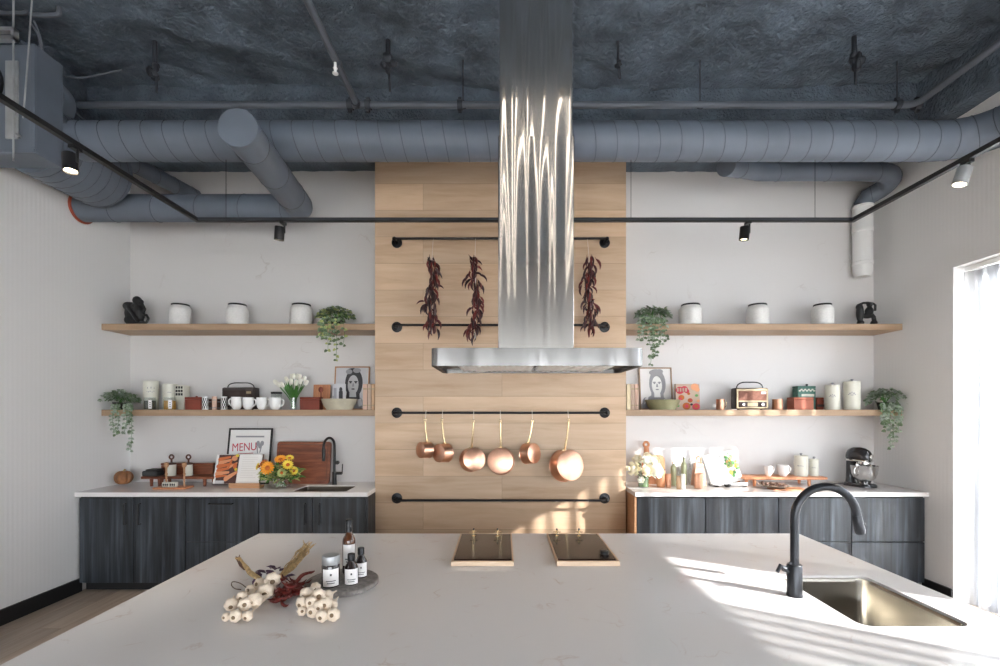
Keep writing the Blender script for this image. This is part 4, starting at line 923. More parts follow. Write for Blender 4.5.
build('card', MB().box(-w, w, .004, .010, 0, h), M['grey1'], o); layers(o, 'picture', 2*w, h, 0, [(0, rect(-.5,.5,0,1)), (1, [(-.5,0),(.5,0),(.5,.35),(.2,.5),(-.1,.42),(-.5,.55)]), (2, rect(-.02,.28,.1,.72)), (2, ell(.13,.78,.12,.1)), (1, rect(-.42,-.2,.2,.85))], [M['grey1'], M['grey2'], M['grey3']], y=.004)
def bowl(px, D, w, yt, m, label, foot=.5):
    r = LR(w, px, D); h = Z(yt, D)-ZL; o = thing('bowl', label, 'bowl', (X(px, D), D, ZL))
    build('bowl_body', MB().lathe([(r*foot, 0), (r*foot, .008), (r*.88, h*.45), (r, h), (r*.96, h), (r*.82, h*.5), (r*foot*.9, .02), (0, .018)], 36), M[m], o, smooth=60)
bowl(339.5, 4.75, 37, 399, 'sage_bowl', 'shallow pale olive bowl below the left portrait', .72)
bowl(662.5, 4.76, 36, 399.8, 'olive', 'shallow olive green bowl below the right portrait', .72)
def book(px0, px1, D, yt, m, label, name='book', group=None, dep=.2):
    w = L((px1-px0)/2, D); h = Z(yt, D)-ZL; o = thing(name, label, 'book', (X((px0+px1)/2, D), D, ZL), 0, group)
    build('cover', MB().box(-w, -w+.003, 0, dep, 0, h).box(w-.003, w, 0, dep, 0, h).box(-w, w, -.003, 0, 0, h), M[m], o)
    build('pages', MB().box(-w+.0035, w-.0035, .001, dep-.005, .004, h-.004), M['paper'], o)
    build('spine_band', MB().box(-w*.8, w*.8, -.0042, -.003, h*.78, h*.84).box(-w*.8, w*.8, -.0042, -.003, h*.15, h*.19), M['gold'], o)
GB = 'books standing against the wood panel'
book(363, 367.2, 4.72, 384, 'pinkwood', 'pale pink book standing right of the left portrait', group=GB); book(367.6, 371, 4.72, 384, 'pale_cover', 'beige book second from the wood panel on the left shelf', group=GB); book(371.4, 374.6, 4.72, 384, 'tan', 'tan book touching the wood panel on the left shelf', group=GB)
book(626.6, 630.6, 4.72, 384, 'gold', 'gold-backed book touching the wood panel on the right shelf', group=GB); book(631, 634.6, 4.74, 384, 'pale_cover', 'beige book second from the wood panel on the right shelf', group=GB); book(635, 638.6, 4.76, 384, 'pinkwood', 'pale pink book against the right portrait frame', group=GB)
# ------------------------------------------------------------------ right lower shelf
D = 4.82; o = thing('floral_cookbook', 'floral cookbook standing upright right of the olive bowl', 'book', (X(687.8, D), D, ZL)); w, h = L(12.4, D), Z(383.8, D)-ZL
T = Matrix.Rotation(R(-4), 4, 'X'); b = MB(); b.T = T; b.box(-w, w, 0, .024, 0, h); build('cover', b, M['pale_cover'], o, bevel=.002)
random.seed(5); FP = [(0, rect(-.47,.47,.02,.98)), (2, rect(-.5,-.47,0,1))]
for cx, cz, s, c in ((-.30,.75,.17,1), (-.12,.80,.14,1), (-.02,.72,.1,1), (.30,.88,.16,3), (.4,.78,.1,3), (.05,.62,.06,4), (-.25,.47,.12,4), (-.3,.42,.07,1), (.1,.36,.1,4), (.12,.37,.05,1), (-.05,.14,.16,4), (-.05,.14,.08,1), (.33,.12,.15,1), (.33,.13,.07,4), (.15,.2,.05,2), (.36,.55,.06,5), (-.4,.15,.06,5), (.42,.34,.06,3)): FP.append((c, ell(cx, cz, s, s*.85, 14)))
for k in range(4): FP.append((0, rect(-.42+.11*k, -.36+.11*k, .70, .84)))
layers(o, 'cover_print', 2*w, h, 0, FP, [M['pale_cover'], M['red_ink'], M['ink'], M['carrot2'], M['petal_core'], M['green_print']], T=T)
def cmug(px, D, w, yt, label, zb=ZL, handle=1, name='copper_cup'):
    r = LR(w, px, D); h = Z(yt, D)-zb; o = thing(name, label, 'cup', (X(px, D), D, zb), 0, 'copper cups')
    build('cup', MB().lathe([(r*.9, 0), (r, .008), (r*.98, h-.006), (r*1.04, h), (r*.94, h), (r*.9, .02), (0, .015)], 28), M['copper'], o)
    if handle: build('handle', MB().tube(bez((handle*r*.93, 0, h*.85), (handle*r*1.8, 0, h), (handle*r*1.7, 0, h*.2), (handle*r*.93, 0, h*.2), 8), .004, 6), M['brass'], o)
cmug(720.3, 4.74, 8.5, 399.2, 'copper cup left of the brown radio', handle=1)
cmug(777.5, 4.74, 11, 399.2, 'copper cup right of the brown radio', handle=0)
o = lidded_box(794, 814, 4.72, 4.84, 397.3, ZL, 'terracotta', 'terracotta lidded box on the lower right shelf')
o = lidded_box(798, 816, 4.90, 5.0, 386, ZL, 'green_tin', 'green patterned tin behind the terracotta box', 'lidded_tin'); h = Z(386, 4.9)-ZL; w = L(9, 4.9)
build('lid_knob', MB().lathe([(.006, 0), (.012, .012), (.01, .022), (0, .025)], 12, (.03, 0, h)), M['black'], o); b = MB()
for k in range(9): b.prism(ell(-w*.8+k*w*.2, h*(.80+.05*(k % 2)), .012, .009, 10), -.0512, -.0495)
b.box(-w*.6, w*.8, -.0512, -.0495, h*.56, h*.66); build('tin_print', b, M['cream'], o, smooth=0)
o = lidded_box(817, 824, 4.88, 4.97, 397.5, ZL, 'rust', 'little dark red tin between the terracotta box and the cream canisters', 'small_box'); build('band', MB().box(-.0365, .0365, -.0475, -.046, .03, .055), M['ink'], o)
GC = 'cream canisters on the lower right shelf'
canister(832.5, 4.80, 15.5, 385, ZL, 'shorter cream canister with grey motif on the lower right shelf', GC, MOT); canister(852, 4.80, 17.5, 381.5, ZL, 'taller cream canister with grey motif near the right corner', GC, MOT)

# ------------------------------------------------------------------ left counter
def onC(px, py): D = (CZ-CT)*F/(py-VY); return Vector((X(px, D), D, CT))
D = 4.80; o = thing('pumpkin', 'small orange-brown pumpkin at the left end of the counter', 'pumpkin', (X(123.5, D), D, CT)); b = MB(); r, hh = LR(21, 123.5, D), .15; vs = []; n, m_ = 40, 14
for j in range(m_+1):
    th = -PI/2+PI*j/m_
    for k in range(n):
        a = 2*PI*k/n; q = .62+.38*abs(math.cos(4.5*a))**.5; dip = .22*math.exp(-(math.cos(th)/.35)**2)*(1 if th > 0 else .4)
        vs.append((r*q*math.cos(th)*math.cos(a), r*q*math.cos(th)*math.sin(a), hh/2+hh/2*(math.sin(th)*(1-dip))))
b.add(vs, [(j*n+k, j*n+(k+1) % n, (j+1)*n+(k+1) % n, (j+1)*n+k) for j in range(m_) for k in range(n)]); pk = build('pumpkin_body', b, M['pumpkin'], o, smooth=70); pk.location.z = .006
build('stem', MB().tube([(0,0,hh*.80), (.004,0,hh*.98), (.016,.002,hh*1.08)], [.014,.009,.010], 8), M['straw'], o)
def riser(px0, px1, yt, D, m, label, legs, dep=.2):
    w = L((px1-px0)/2, D); o = thing('wooden_riser', label, 'riser', (X((px0+px1)/2, D), D+dep/2, CT)); zt = Z(yt, D)-CT
    build('plank', MB().box(-w, w, -dep/2, dep/2, zt-.026, zt), M[m], o, bevel=.006)
    for q in legs:
        x = X(q, D)-o.location.x
        for s in (-1, 1): build('leg', MB().tube([(x, s*dep*.36, 0), (x, s*dep*.36, zt-.02)], [.013, .018], 10), M[m], o)
    return o, CT+zt
o, zr1 = riser(140.5, 213.5, 476.6, 4.72, 'walnut', 'dark walnut riser standing on the left counter', (149.5, 157.5, 203))
D = 4.78; o = thing('stone_dish', 'black stone dish at the left end of the walnut riser', 'dish', (X(153.2, D), D, zr1))
build('dish_body', MB().box(-L(7.4,D), L(7.4,D), -.06, .06, 0, .055), M['slate'], o, bevel=.014, seg=3); build('lid', MB().box(-L(4,D), L(6.8,D), -.055, .055, .056, .07), M['slate'], o, bevel=.01, seg=3)
def knob_canister(px, D, w, yt, label):
    r = LR(w, px, D); h = Z(yt, D)-zr1; o = thing('lidded_canister', label, 'canister', (X(px, D), D, zr1), 0, 'white canisters with ring-topped wooden lids')
    build('canister_body', MB().lathe([(r*.96, 0), (r, .006), (r, h-.02), (0, h-.02)], 28), M['cream'], o)
    l = build('lid', MB().lathe([(r*1.03, h-.02), (r*1.03, h-.004), (r*.5, h), (0, h)], 28), M['darkwood'], o); zc = Z(457, D)-zr1
    build('ring_knob', MB().tube([(L(2.1,D)*math.cos(a), 0, zc+L(2.1,D)*math.sin(a)) for a in [2*PI*k/16 for k in range(16)]], .008, 8, closed=True).tube([(0,0,h), (0,0,zc-L(2,D))], .009, 8), M['darkwood'], l)
knob_canister(171.5, 4.80, 10, 462.5, 'white canister with a dark ring-topped lid, left of two on the walnut riser')
knob_canister(188.5, 4.80, 9, 462.5, 'white canister with a dark ring-topped lid, nearer the carrot cookbook')
o = lidded_box(160.5, 213, 4.885, 4.93, 463.2, zr1, 'walnut', 'long dark walnut box at the back of the riser', 'wooden_box')
p = onC(173.5, 489); p.y += .06; D = 4.62; o = thing('serving_caddy', 'light wooden caddy with two posts and a patterned block on the left counter', 'caddy', (X(173.5, D), D, CT)); w = L(16, D)
build('base_board', MB().box(-w, w, -.07, .07, 0, .018), M['orangewood'], o, bevel=.004); zt = Z(463, D)-CT
for px in (164.2, 182.2):
    x = X(px, D)-o.location.x; build('post', MB().lathe([(.012, .018), (.012, .03), (.008, .04), (.009, zt*.5), (.013, zt*.55), (.008, zt*.6), (.009, zt*.8), (.02, zt*.86), (.022, zt), (0, zt+.006)], 14, (x, .03, 0)), M['midwood'], o)
for s in (-1, 1):
    c = build('patterned_block', MB().box(-.066 if s < 0 else .002, -.002 if s < 0 else .066, -.045, -.005, .018, .064), M['cream'], o, bevel=.003); c.location.x = -.015; b = MB(); x0 = -.062 if s < 0 else .006
    for k in range(3): b.prism(ell(x0+.010+k*.019, .042, .0075, .012, 10), -.0465, -.0448)
    b.box(x0, x0+.056, -.0465, -.0448, .022, .025); t = build('pattern', b, M['grey3'], c, smooth=0)
# open cookbook on its stand
D = 4.66; p0 = Vector((X(237.5, D+.09), D, CT)); lean = 16
o = thing('book_stand', 'low wooden stand holding the open cookbook on the left counter', 'book stand', p0); T = Matrix.Translation((0, .06, .0)) @ Matrix.Rotation(R(-lean), 4, 'X')
build('ledge', MB().box(X(230.5,D)-p0.x, X(261.5,D)-p0.x, -.03, .05, 0, .024).box(X(230.5,D)-p0.x, X(261.5,D)-p0.x, -.035, -.022, 0, .048), M['midwood'], o, bevel=.003)
b = MB(); b.T = T; b.box(-.1, .2, .022, .032, .03, .26); build('back_rest', b, M['midwood'], o, bevel=.002)
b = MB(); b.tube([(.05, .125, .2), (.05, .16, 0)], .008, 8); build('prop', b, M['midwood'], o)
o = thing('open_cookbook', 'open cookbook with a carrot photograph on its left page', 'book', p0+Vector((0, 0, .026))); hb = (Z(455.3, D)-CT-.026)/math.cos(R(lean)); wl, wr = L(24, D), L(23.5, D)
b = MB(); b.T = T; b.box(-wl, wr, .012, .020, 0, hb); build('cover', b, M['print_dark'], o)
b = MB(); b.T = T; b.box(0, wr-.004, -.004, .0115, .004, hb-.004); build('right_pages', b, M['paper'], o, bevel=.003)
b = MB(); b.T = T; b.box(-wl+.004, -.001, -.004, .0115, .004, hb-.004); build('left_pages', b, M['paper'], o, bevel=.003)
def sausage(x0, z0, x1, z1, r, n=8):
    a = math.atan2(z1-z0, x1-x0); pts = []
    for k in range(n+1): q = a+PI/2+PI*k/n; pts.append((x0+r*math.cos(q), z0+r*math.sin(q)))
    for k in range(n+1): q = a-PI/2+PI*k/n; pts.append((x1+r*.55*math.cos(q), z1+r*.55*math.sin(q)))
    return pts
CP = [(0, rect(-.38,.49,.0,.98)), (1, sausage(-.34,.82,.1,.9,.062)), (2, sausage(-.3,.70,.15,.80,.068)), (1, sausage(-.36,.58,.2,.66,.072)), (2, sausage(.05,.52,.42,.70,.05)), (1, sausage(-.34,.44,.1,.52,.066)), (2, sausage(-.36,.33,.12,.38,.072)), (1, sausage(-.36,.24,.05,.27,.045)), (2, sausage(.05,.16,.46,.38,.085)), (1, sausage(.1,.6,.2,.82,.05)), (2, ell(.3,.86,.12,.09)), (3, ell(.40,.95,.07,.05)), (3, ell(.42,.48,.06,.05)), (1, ell(.36,.6,.08,.1)), (4, rect(-.38,.0,.0,.10))]
layers(o, 'carrot_photo', wl, hb-.008, 0, CP, [M['print_dark'], M['carrot'], M['carrot2'], M['petal_yellow'], M['grey1']], y=-.0042, T=T @ Matrix.Translation((-wl/2, 0, .004)))
layers(o, 'printed_text', wr, hb, 0, [(0, rect(-.36,.3-.12*(k % 3 == 2),.88-.075*k,.895-.075*k)) for k in range(10)], [M['faint']], y=-.0042, T=T @ Matrix.Translation((wr/2, 0, 0)))
# framed menu print
o, T, w, h = framed(226.5, 270.5, 428.3, 4.885, CT, 9, 'black', 'black-framed print reading MENU leaning on the wall behind the cookbook', .016, [(0, rect(-.5,.5,0,1)), (1, rect(-.36,.34,.855,.885)), (2, [(-.28,.535),(.1,.55),(.1,.562),(-.28,.545)])] + [(1, ell(.20+.05*k,.74-.05*(k % 2),.045,.05,10)) for k in range(3)] + [(1, [(.16,.70),(.19,.70),(.22,.55),(.20,.55)]), (1, [(.28,.72),(.31,.72),(.27,.56),(.25,.56)])] + [(2, ell(-.30,.45,.05,.03,10))] + [(1, rect(-.20+.055*k,-.165+.055*k,.40,.50-.02*(k % 2))) for k in range(6)] + [(1, [(.12,.38),(.26,.52),(.40,.38),(.36,.38),(.26,.47),(.17,.38)])], [M['paper'], M['grey2'], M['red_ink']], 'framed_menu')
tx = text('lettering', 'MENU', .118, (0,0,0), (0,0,0), M['red_ink'], o, sx=.80); tx.matrix_local = T @ Matrix.Translation((-.055, .006, h*.655)) @ Matrix.Rotation(PI/2, 4, 'X') @ Matrix.Rotation(R(3), 4, 'Z') @ Matrix.Diagonal((.80, 1, 1, 1))
# sunflower bouquet
D = 4.66; rv = L(9, D); vase('glass_vase', 'low round glass vase holding the sunflowers', 281, D, CT, [(rv*.8, 0), (rv*.95, .006), (rv, .05), (rv*.92, .095), (rv*.95, .10)], None)
o = thing('sunflower_bouquet', 'bouquet of orange and yellow sunflowers on the left counter', 'flowers', (X(281, D), D, CT+.012)); random.seed(9); b = MB()
for k in range(280):
    a = random.uniform(0, 2*PI); u = random.random()**.7; p = Vector((.18*u*math.cos(a), .12*u*math.sin(a), random.uniform(.06, .22-.06*u))); b.m = 0 if random.random() < .45 else 1
    b.leaf(p, (math.cos(a), math.sin(a)-.2, random.uniform(-.5,.8)), (0,-.5,1), random.uniform(.04,.075), .03)
for k in range(14):
    a = 2*PI*k/14; b.m = 0; b.tube([(.05*math.cos(a), .05*math.sin(a), 0), (-.03*math.cos(a), -.03*math.sin(a), .12)], .004, 5)
build('leaves', b, [M['stem'], M['leafpale']], o)
def sunflower(px, py, dy, r, m, nm='sunflower_head', aim=(0,-1,.35)):
    p = Vector((X(px, D)-o.location.x, dy, Z(py, D)-o.location.z)); q = Vector(aim).to_track_quat('Z', 'Y').to_matrix().to_4x4(); b = MB(); b.T = Matrix.Translation(p) @ q
    for ring_, n, ln, tz in ((0, 15, r, .25), (1, 12, r*.8, .6)):
        for k in range(n): a = 2*PI*(k+.5*ring_)/n; b.m = 0; b.leaf((r*.28*math.cos(a), r*.28*math.sin(a), .004+.005*ring_), (math.cos(a), math.sin(a), tz), (0,0,1), ln*.75, r*.34, .2)
    b.m = 1; b.ball((0,0,.004), (r*.36, r*.36, .014), 14, 8); build(nm, b, [m, M['petal_core']], o)
sunflower(274.5, 466.5, -.13, .072, M['petal_orange']); sunflower(282, 459.5, -.03, .06, M['petal_orange'], aim=(0,-.7,1)); sunflower(292, 464, -.09, .055, M['petal_yellow'], aim=(.4,-1,.5)); sunflower(266.5, 463.5, -.04, .05, M['petal_core'], aim=(-.4,-.8,.6)); sunflower(296, 470, -.06, .045, M['petal_yellow'], aim=(.9,-.8,.2)); sunflower(288, 471, -.13, .045, M['leafpale'], aim=(.2,-1,0)); sunflower(289.5, 458.5, 0, .045, M['petal_yellow'], aim=(.3,-.5,1)); sunflower(261.5, 466, -.05, .04, M['petal_yellow'], aim=(-.9,-.7,.4))
# big walnut board
D = 4.89; o = thing('cutting_board', 'large dark walnut cutting board leaning behind the left sink', 'cutting board', (X(303, D+.03), D, CT)); w = L(27, D+.03); h = (Z(442, D)-CT)/math.cos(R(8)); b = MB(); b.T = Matrix.Rotation(R(-8), 4, 'X')
b.prism(rrect(-w, w, 0, h, .03, 5), 0, .03); build('board', b, M['walnut'], o, bevel=.003); b = MB(); b.T = Matrix.Rotation(R(-8), 4, 'X'); b.tube([(x, -.001, z) for x, z in rrect(-w+.03, w-.03, .03, h-.03, .02, 3)], .0022, 5, closed=True); build('juice_groove', b, M['darkwood'], o)
# wall-side faucet of the left sink
D = 4.86; o = thing('faucet', 'black arched faucet behind the small left sink', 'faucet', (X(334.5, D), D, CT)); zt = Z(437.5, D)-CT; r_ = .058
build('body', MB().lathe([(.026, 0), (.026, .006), (.022, .01), (.022, .13), (0, .135)], 20), M['black'], o)
dirv = Vector((-.30, -.95, 0)); pts = [Vector((0,0,.12)), Vector((0,0,zt-.09))] + [Vector((0,0,zt-.085))+dirv*(.085-.085*math.cos(a))+Vector((0,0,.085*math.sin(a))) for a in [PI*k/14 for k in range(15)]]
build('spout', MB().tube(pts, .0125, 12), M['black'], o); e_ = pts[-1]; build('spray_head', MB().tube([e_, e_+Vector((0,0,-.03)), e_+Vector((0,0,-.14))], [.0135, .017, .016], 12), M['black'], o)
build('lever', MB().tube([(.018, 0, .115), (.075, 0, .115)], .015, 12).tube([(.078, 0, .11), (.083, 0, .21)], .006, 8), M['black'], o); build('side_ring', MB().lathe([(.02, -.01), (.02, .01)], 14, (.03, 0, Z(462.5, D)-CT), Matrix.Rotation(PI/2, 4, 'X')), M['black'], o)

# ------------------------------------------------------------------ right counter
def rose(p, r, m, o, aim, seed):
    random.seed(seed); b = MB(); q = Vector(aim).to_track_quat('Z', 'Y').to_matrix().to_4x4(); b.T = Matrix.Translation(p) @ q
    b.ball((0,0,-r*.1), (r*.62, r*.62, r*.6), 12, 8)
    for ring_, (n, rr, hh_, op) in enumerate(((4, .58, .60, .0), (5, .78, .46, .12), (6, .95, .26, .3))):
        for k in range(n):
            a0 = 2*PI*(k+.5*ring_)/n; vs = []; fs = []; s = 2*PI/n*.72
            for i in range(5):
                for j in range(4):
                    a = a0+s*(i/4-.5); t = j/3; rad = r*rr*(.55+.45*t+op*.25*t*t); vs.append((rad*math.cos(a), rad*math.sin(a), r*(-.35+(hh_+.35)*t-.16*((i-2)/2)**2*t)))
            for i in range(4):
                for j in range(3): fs.append((i*4+j, (i+1)*4+j, (i+1)*4+j+1, i*4+j+1))
            b.add(vs, fs)
    build('rose_head', b, m, o, smooth=60)
D = 4.70; rv = .062; vase('glass_vase', 'clear glass vase with green stems at the left end of the right counter', 643.5, D, CT, [(rv*.8, 0), (rv*.85, .006), (rv*.95, .07), (rv, .15)], [(rv*.8, .006), (rv*.93, .10)])
o = thing('rose_bouquet', 'bouquet of cream roses at the left end of the right counter', 'flowers', (X(643.5, D), D, CT+.012)); k = 0
for px, py, dy, r, mm, aim in ((632, 468, -.06, .07, 'petal_cream', (-.5,-1,.2)), (643.5, 469, -.12, .06, 'petal_cream', (0,-1,.2)), (644, 460, -.08, .055, 'petal_white', (0,-1,.6)), (652, 461, -.05, .065, 'petal_cream', (.4,-1,.5)), (653, 469.5, -.10, .075, 'petal_white', (.4,-1,.1)), (636.5, 459, -.02, .05, 'petal_cream', (-.5,-.8,.7)), (656.5, 464, .0, .05, 'petal_white', (.8,-.6,.4)), (648, 455.5, .0, .045, 'petal_cream', (.1,-.4,1)), (638, 478, -.1, .035, 'petal_white', (-.3,-1,-.2))):
    p = Vector((X(px, D)-o.location.x, dy, Z(py, D)-o.location.z)); k += 1; rose(p, r, M[mm], o, aim, k); build('stem', MB().tube(bez((-p.x*.25, .02, 0), (0,0,.1), tuple(p*.6), tuple(p), 6), .004, 5), M['stem'], o)
random.seed(4); b = MB()
for k in range(9):
    a = random.uniform(0, 2*PI); b.leaf((.05*math.cos(a), .05*math.sin(a)-.02, random.uniform(.13,.24)), (math.cos(a), math.sin(a), random.uniform(-.3,.6)), (0,-.4,1), random.uniform(.05,.09), .035)
build('leaves', b, M['stem'], o)
D = 4.88; o = thing('handled_board', 'warm wooden serving board with a ring handle behind the cream roses', 'serving board', (X(654.5, D), D, CT)); T = Matrix.Rotation(R(-7), 4, 'X'); w = L(11.5, D); f = lambda px, py: (X(px, D)-o.location.x, (Z(py, D)-CT))
b = MB(); b.T = T; zt = f(0, 455)[1]; b.prism(rrect(-w, w*.98, .0, zt, .055, 5), 0, .022); hx, hz = f(648, 444.5)
b.tube([(hx, .011, hz-.02), (hx, .011, zt-.02)], [.024, .034], 10); b.tube([(hx+.026*math.cos(a), .011, hz+.026*math.sin(a)) for a in [2*PI*k/18 for k in range(18)]], .0125, 8, closed=True); build('board', b, M['orangewood'], o, bevel=.002)
D = 4.70; r = L(5, D); o = thing('clay_jar', 'small terracotta orange jar with a dark rim beside the cream roses', 'jar', (X(661, D), D, CT)); h = Z(469, D)-CT; build('jar_body', MB().lathe([(r*.7, 0), (r, h*.25), (r, h*.6), (r*.75, h*.85), (r*.8, h*.93), (0, h*.93)], 24), M['orangewood'], o); build('lid', MB().lathe([(r*.85, h*.93), (r*.8, h), (0, h*1.05)], 24), M['darkwood'], o)
cmug(668.5, 4.66, 5.5, 474, 'little copper cup in front of the serving board', CT, 0)
def bottle(px, D, w, yt, yn, m, label, cap='chrome', name='glass_bottle', zb=None, lab=None):
    zb = CT if zb is None else zb; r = LR(w, px, D); h = Z(yt, D)-zb; hs = Z(yn, D)-zb; o = thing(name, label, 'bottle', (X(px, D), D, zb)); rn = min(r*.4, .012)
    build('bottle_body', MB().lathe([(r*.9, 0), (r, .006), (r, hs*.86), (r*.85, hs*.95), (rn*1.1, hs), (rn, h*.93), (rn, h*.94)], 24), M[m], o, smooth=50)
    build('cap', MB().lathe([(rn*1.15, h*.93), (rn*1.15, h), (0, h)], 16), M[cap], o); return o
bottle(673.5, 4.80, 6, 462, 465, 'olive_jar', 'short olive glass bottle right of the orange jar'); bottle(684, 4.84, 6, 456, 462, 'olive_jar', 'tall slim olive glass bottle with a pourer')
bottle(690, 4.86, 4.6, 459, 468, 'glass', 'clear glass bottle beside the tall olive one'); bottle(678.5, 4.88, 5, 462, 469, 'glass', 'clear glass bottle between the two olive ones')
D = 4.56; o = thing('pillar_candle', 'slim white pillar candle at the front edge of the right counter', 'candle', (X(683, D), D, CT)); h = Z(474, D)-CT; r = .021; build('wax', MB().lathe([(r, 0), (r, h-.006), (r*.85, h), (0, h-.003)], 20), M['candle'], o); build('wick', MB().tube([(0,0,h-.004), (.001,0,h+.012)], .0014, 5), M['ink'], o)
D = 4.58; o = thing('tea_light_holder', 'small brown glass holder left of the white candle', 'candle holder', (X(678.8, D), D, CT)); r = L(2.4, D); h = Z(476, D)-CT; build('holder', MB().lathe([(r*.8,0),(r,.004),(r,h),(r*.9,h),(r*.85,.01),(0,.008)], 18), M['tan'], o); build('wax', MB().lathe([(r*.83,.011),(r*.83,h*.7),(0,h*.7)], 18), M['candle'], o)
# copper grater and cup
D = 4.80; o = thing('tower_grater', 'tapering copper-coloured grater behind a copper cup', 'grater', (X(698.5, D), D, CT)); h = Z(463, D)-CT; w0, w1 = L(6.2, D), L(3.6, D); b = MB()
b.add([(-w0,-.05,0),(w0,-.05,0),(w0,.05,0),(-w0,.05,0),(-w1,-.03,h),(w1,-.03,h),(w1,.03,h),(-w1,.03,h)], [(0,1,5,4),(1,2,6,5),(2,3,7,6),(3,0,4,7),(4,5,6,7)]); build('grater_body', b, M['copper'], o); b = MB()
for j in range(6):
    for i in range(4): t = (j+1)/8; wv = w0+(w1-w0)*t; b.ball((-wv*.6+i*wv*.4, -.05+.02*t-.001, h*t+.02), (.005,.003,.007), 6, 4)
build('teeth', b, M['copper_in'], o); build('handle', MB().tube([(-w1*.7,0,h), (-w1*.6,0,h+.05), (0,0,h+.07), (w1*.6,0,h+.05), (w1*.7,0,h)], .006, 8), M['brass'], o)
cmug(698.3, 4.62, 8.5, 473.5, 'copper cup in front of the copper grater on the right counter', CT, 0)
# white open book on an easel
D = 4.76; p0 = Vector((X(730, D), D, CT)); o = thing('book_easel', 'low easel holding the white open recipe book', 'book stand', p0); T = Matrix.Translation((0, .02, .028)) @ Matrix.Rotation(R(-20), 4, 'X') @ Matrix.Rotation(R(-11), 4, 'Y')
build('ledge', MB().box(-.19, .16, -.035, .045, .012, .026).box(-.19, .16, -.04, -.03, .012, .04), M['white_paint'], o, bevel=.002)
for x in (-.15, .13): build('foot', MB().box(x-.015, x+.015, -.05, .12, 0, .012), M['blackmetal'], o)
b = MB(); b.T = T; b.box(-.03, .0, .022, .03, .0, .28); build('back_rest', b, M['blackmetal'], o)
o = thing('recipe_book', 'white open recipe book with a green floral right page on the right counter', 'book', p0+Vector((0,0,.002))); hb = .32; wl, wr = .185, .155
b = MB(); b.T = T; b.box(-wl, wr, .012, .02, .0, hb); build('cover', b, M['paper'], o)
b = MB(); b.T = T; b.box(-wl+.004, -.002, -.002, .0115, .004, hb-.005); build('left_pages', b, M['paper'], o, bevel=.003)
b = MB(); b.T = T; b.box(.002, wr-.004, -.002, .0115, .004, hb-.005); build('right_pages', b, M['paper'], o, bevel=.003)
random.seed(8); RP = []
for k in range(34):
    a = random.uniform(0, 2*PI); rr_ = random.random()**.5; RP.append((random.choice((0,0,1,2,3)), ell(.05+.30*rr_*1.25*math.cos(a), .55+.36*rr_*math.sin(a), random.uniform(.06,.13), random.uniform(.035,.07), 10)))
layers(o, 'floral_print', wr, hb, 0, RP, [M['green_print'], M['leafpale'], M['carrot2'], M['petal_yellow']], y=-.0022, T=T @ Matrix.Translation((wr/2, 0, 0)))
layers(o, 'page_marks', wl, hb, 0, [(0, rect(.40,.47,.82-.08*k,.86-.08*k)) for k in range(5)], [M['grey2']], y=-.0022, T=T @ Matrix.Translation((-wl/2, 0, 0)))
p = onC(727.5, 487); o = thing('pebble_dish', 'tiny black stone dish in front of the recipe book', 'dish', p); build('dish_body', MB().lathe([(.02, 0), (.03, .01), (.032, .024), (.026, .024), (.02, .012), (0, .01)], 18), M['slate'], o)
o, zr2 = riser(744, 828, 477.3, 4.74, 'orangewood', 'light wooden riser carrying cups and canisters on the right counter', (748, 756, 811), .22)
GU = 'white cups on the right riser'
mug(768.5, 4.82, zr2, 8, 465.8, 1, 'smaller white cup on the right wooden riser', GU); mug(783, 4.82, zr2, 11.5, 465, 1, 'larger white cup beside the cream canister on the riser', GU)
def riser_can(px, w, yt, label):
    o = canister(px, 4.85, w, yt, zr2, label, 'cream canisters on the right riser', [(-28,.50,.53,7),(-18,.48,.55,6),(-9,.50,.53,7),(0,.49,.54,5),(9,.50,.53,7),(17,.48,.52,5)], True)
riser_can(801, 14.5, 455.5, 'wide cream canister with dark lettering marks on the riser'); riser_can(814, 9.5, 459, 'narrow cream canister at the right end of the riser')
p = onC(787, 489.5); o = thing('bread_board', 'thin wooden board lying before the riser on the right counter', 'board', p); build('board', MB().prism(rrect(-.16, .16, -.07, .07, .02, 4), 0, .012), M['orangewood'], o); o.children[0].rotation_euler = (PI/2, 0, 0); o.children[0].location.z = 0
p = onC(776, 489); o = thing('nut_plate', 'dark shallow plate of nuts lying on the thin board', 'plate', p+Vector((0, .03, .0135))); build('plate', MB().lathe([(.08, 0), (.13, .014), (.145, .022), (.14, .026), (.08, .008), (0, .007)], 28), M['copper_in'], o)
random.seed(2)
for k in range(26):
    a = random.uniform(0, 2*PI); q = .11*random.random()**.5; tag(build('nut', MB().ball((0,0,0), (.017,.012,.011), 8, 6), M['nuts']), 'brown nut lying in the dark shallow plate', 'nut', 'nuts in the shallow plate').location = p+Vector((q*math.cos(a), .03+q*math.sin(a), .0135+.022+.012*(k % 2)))
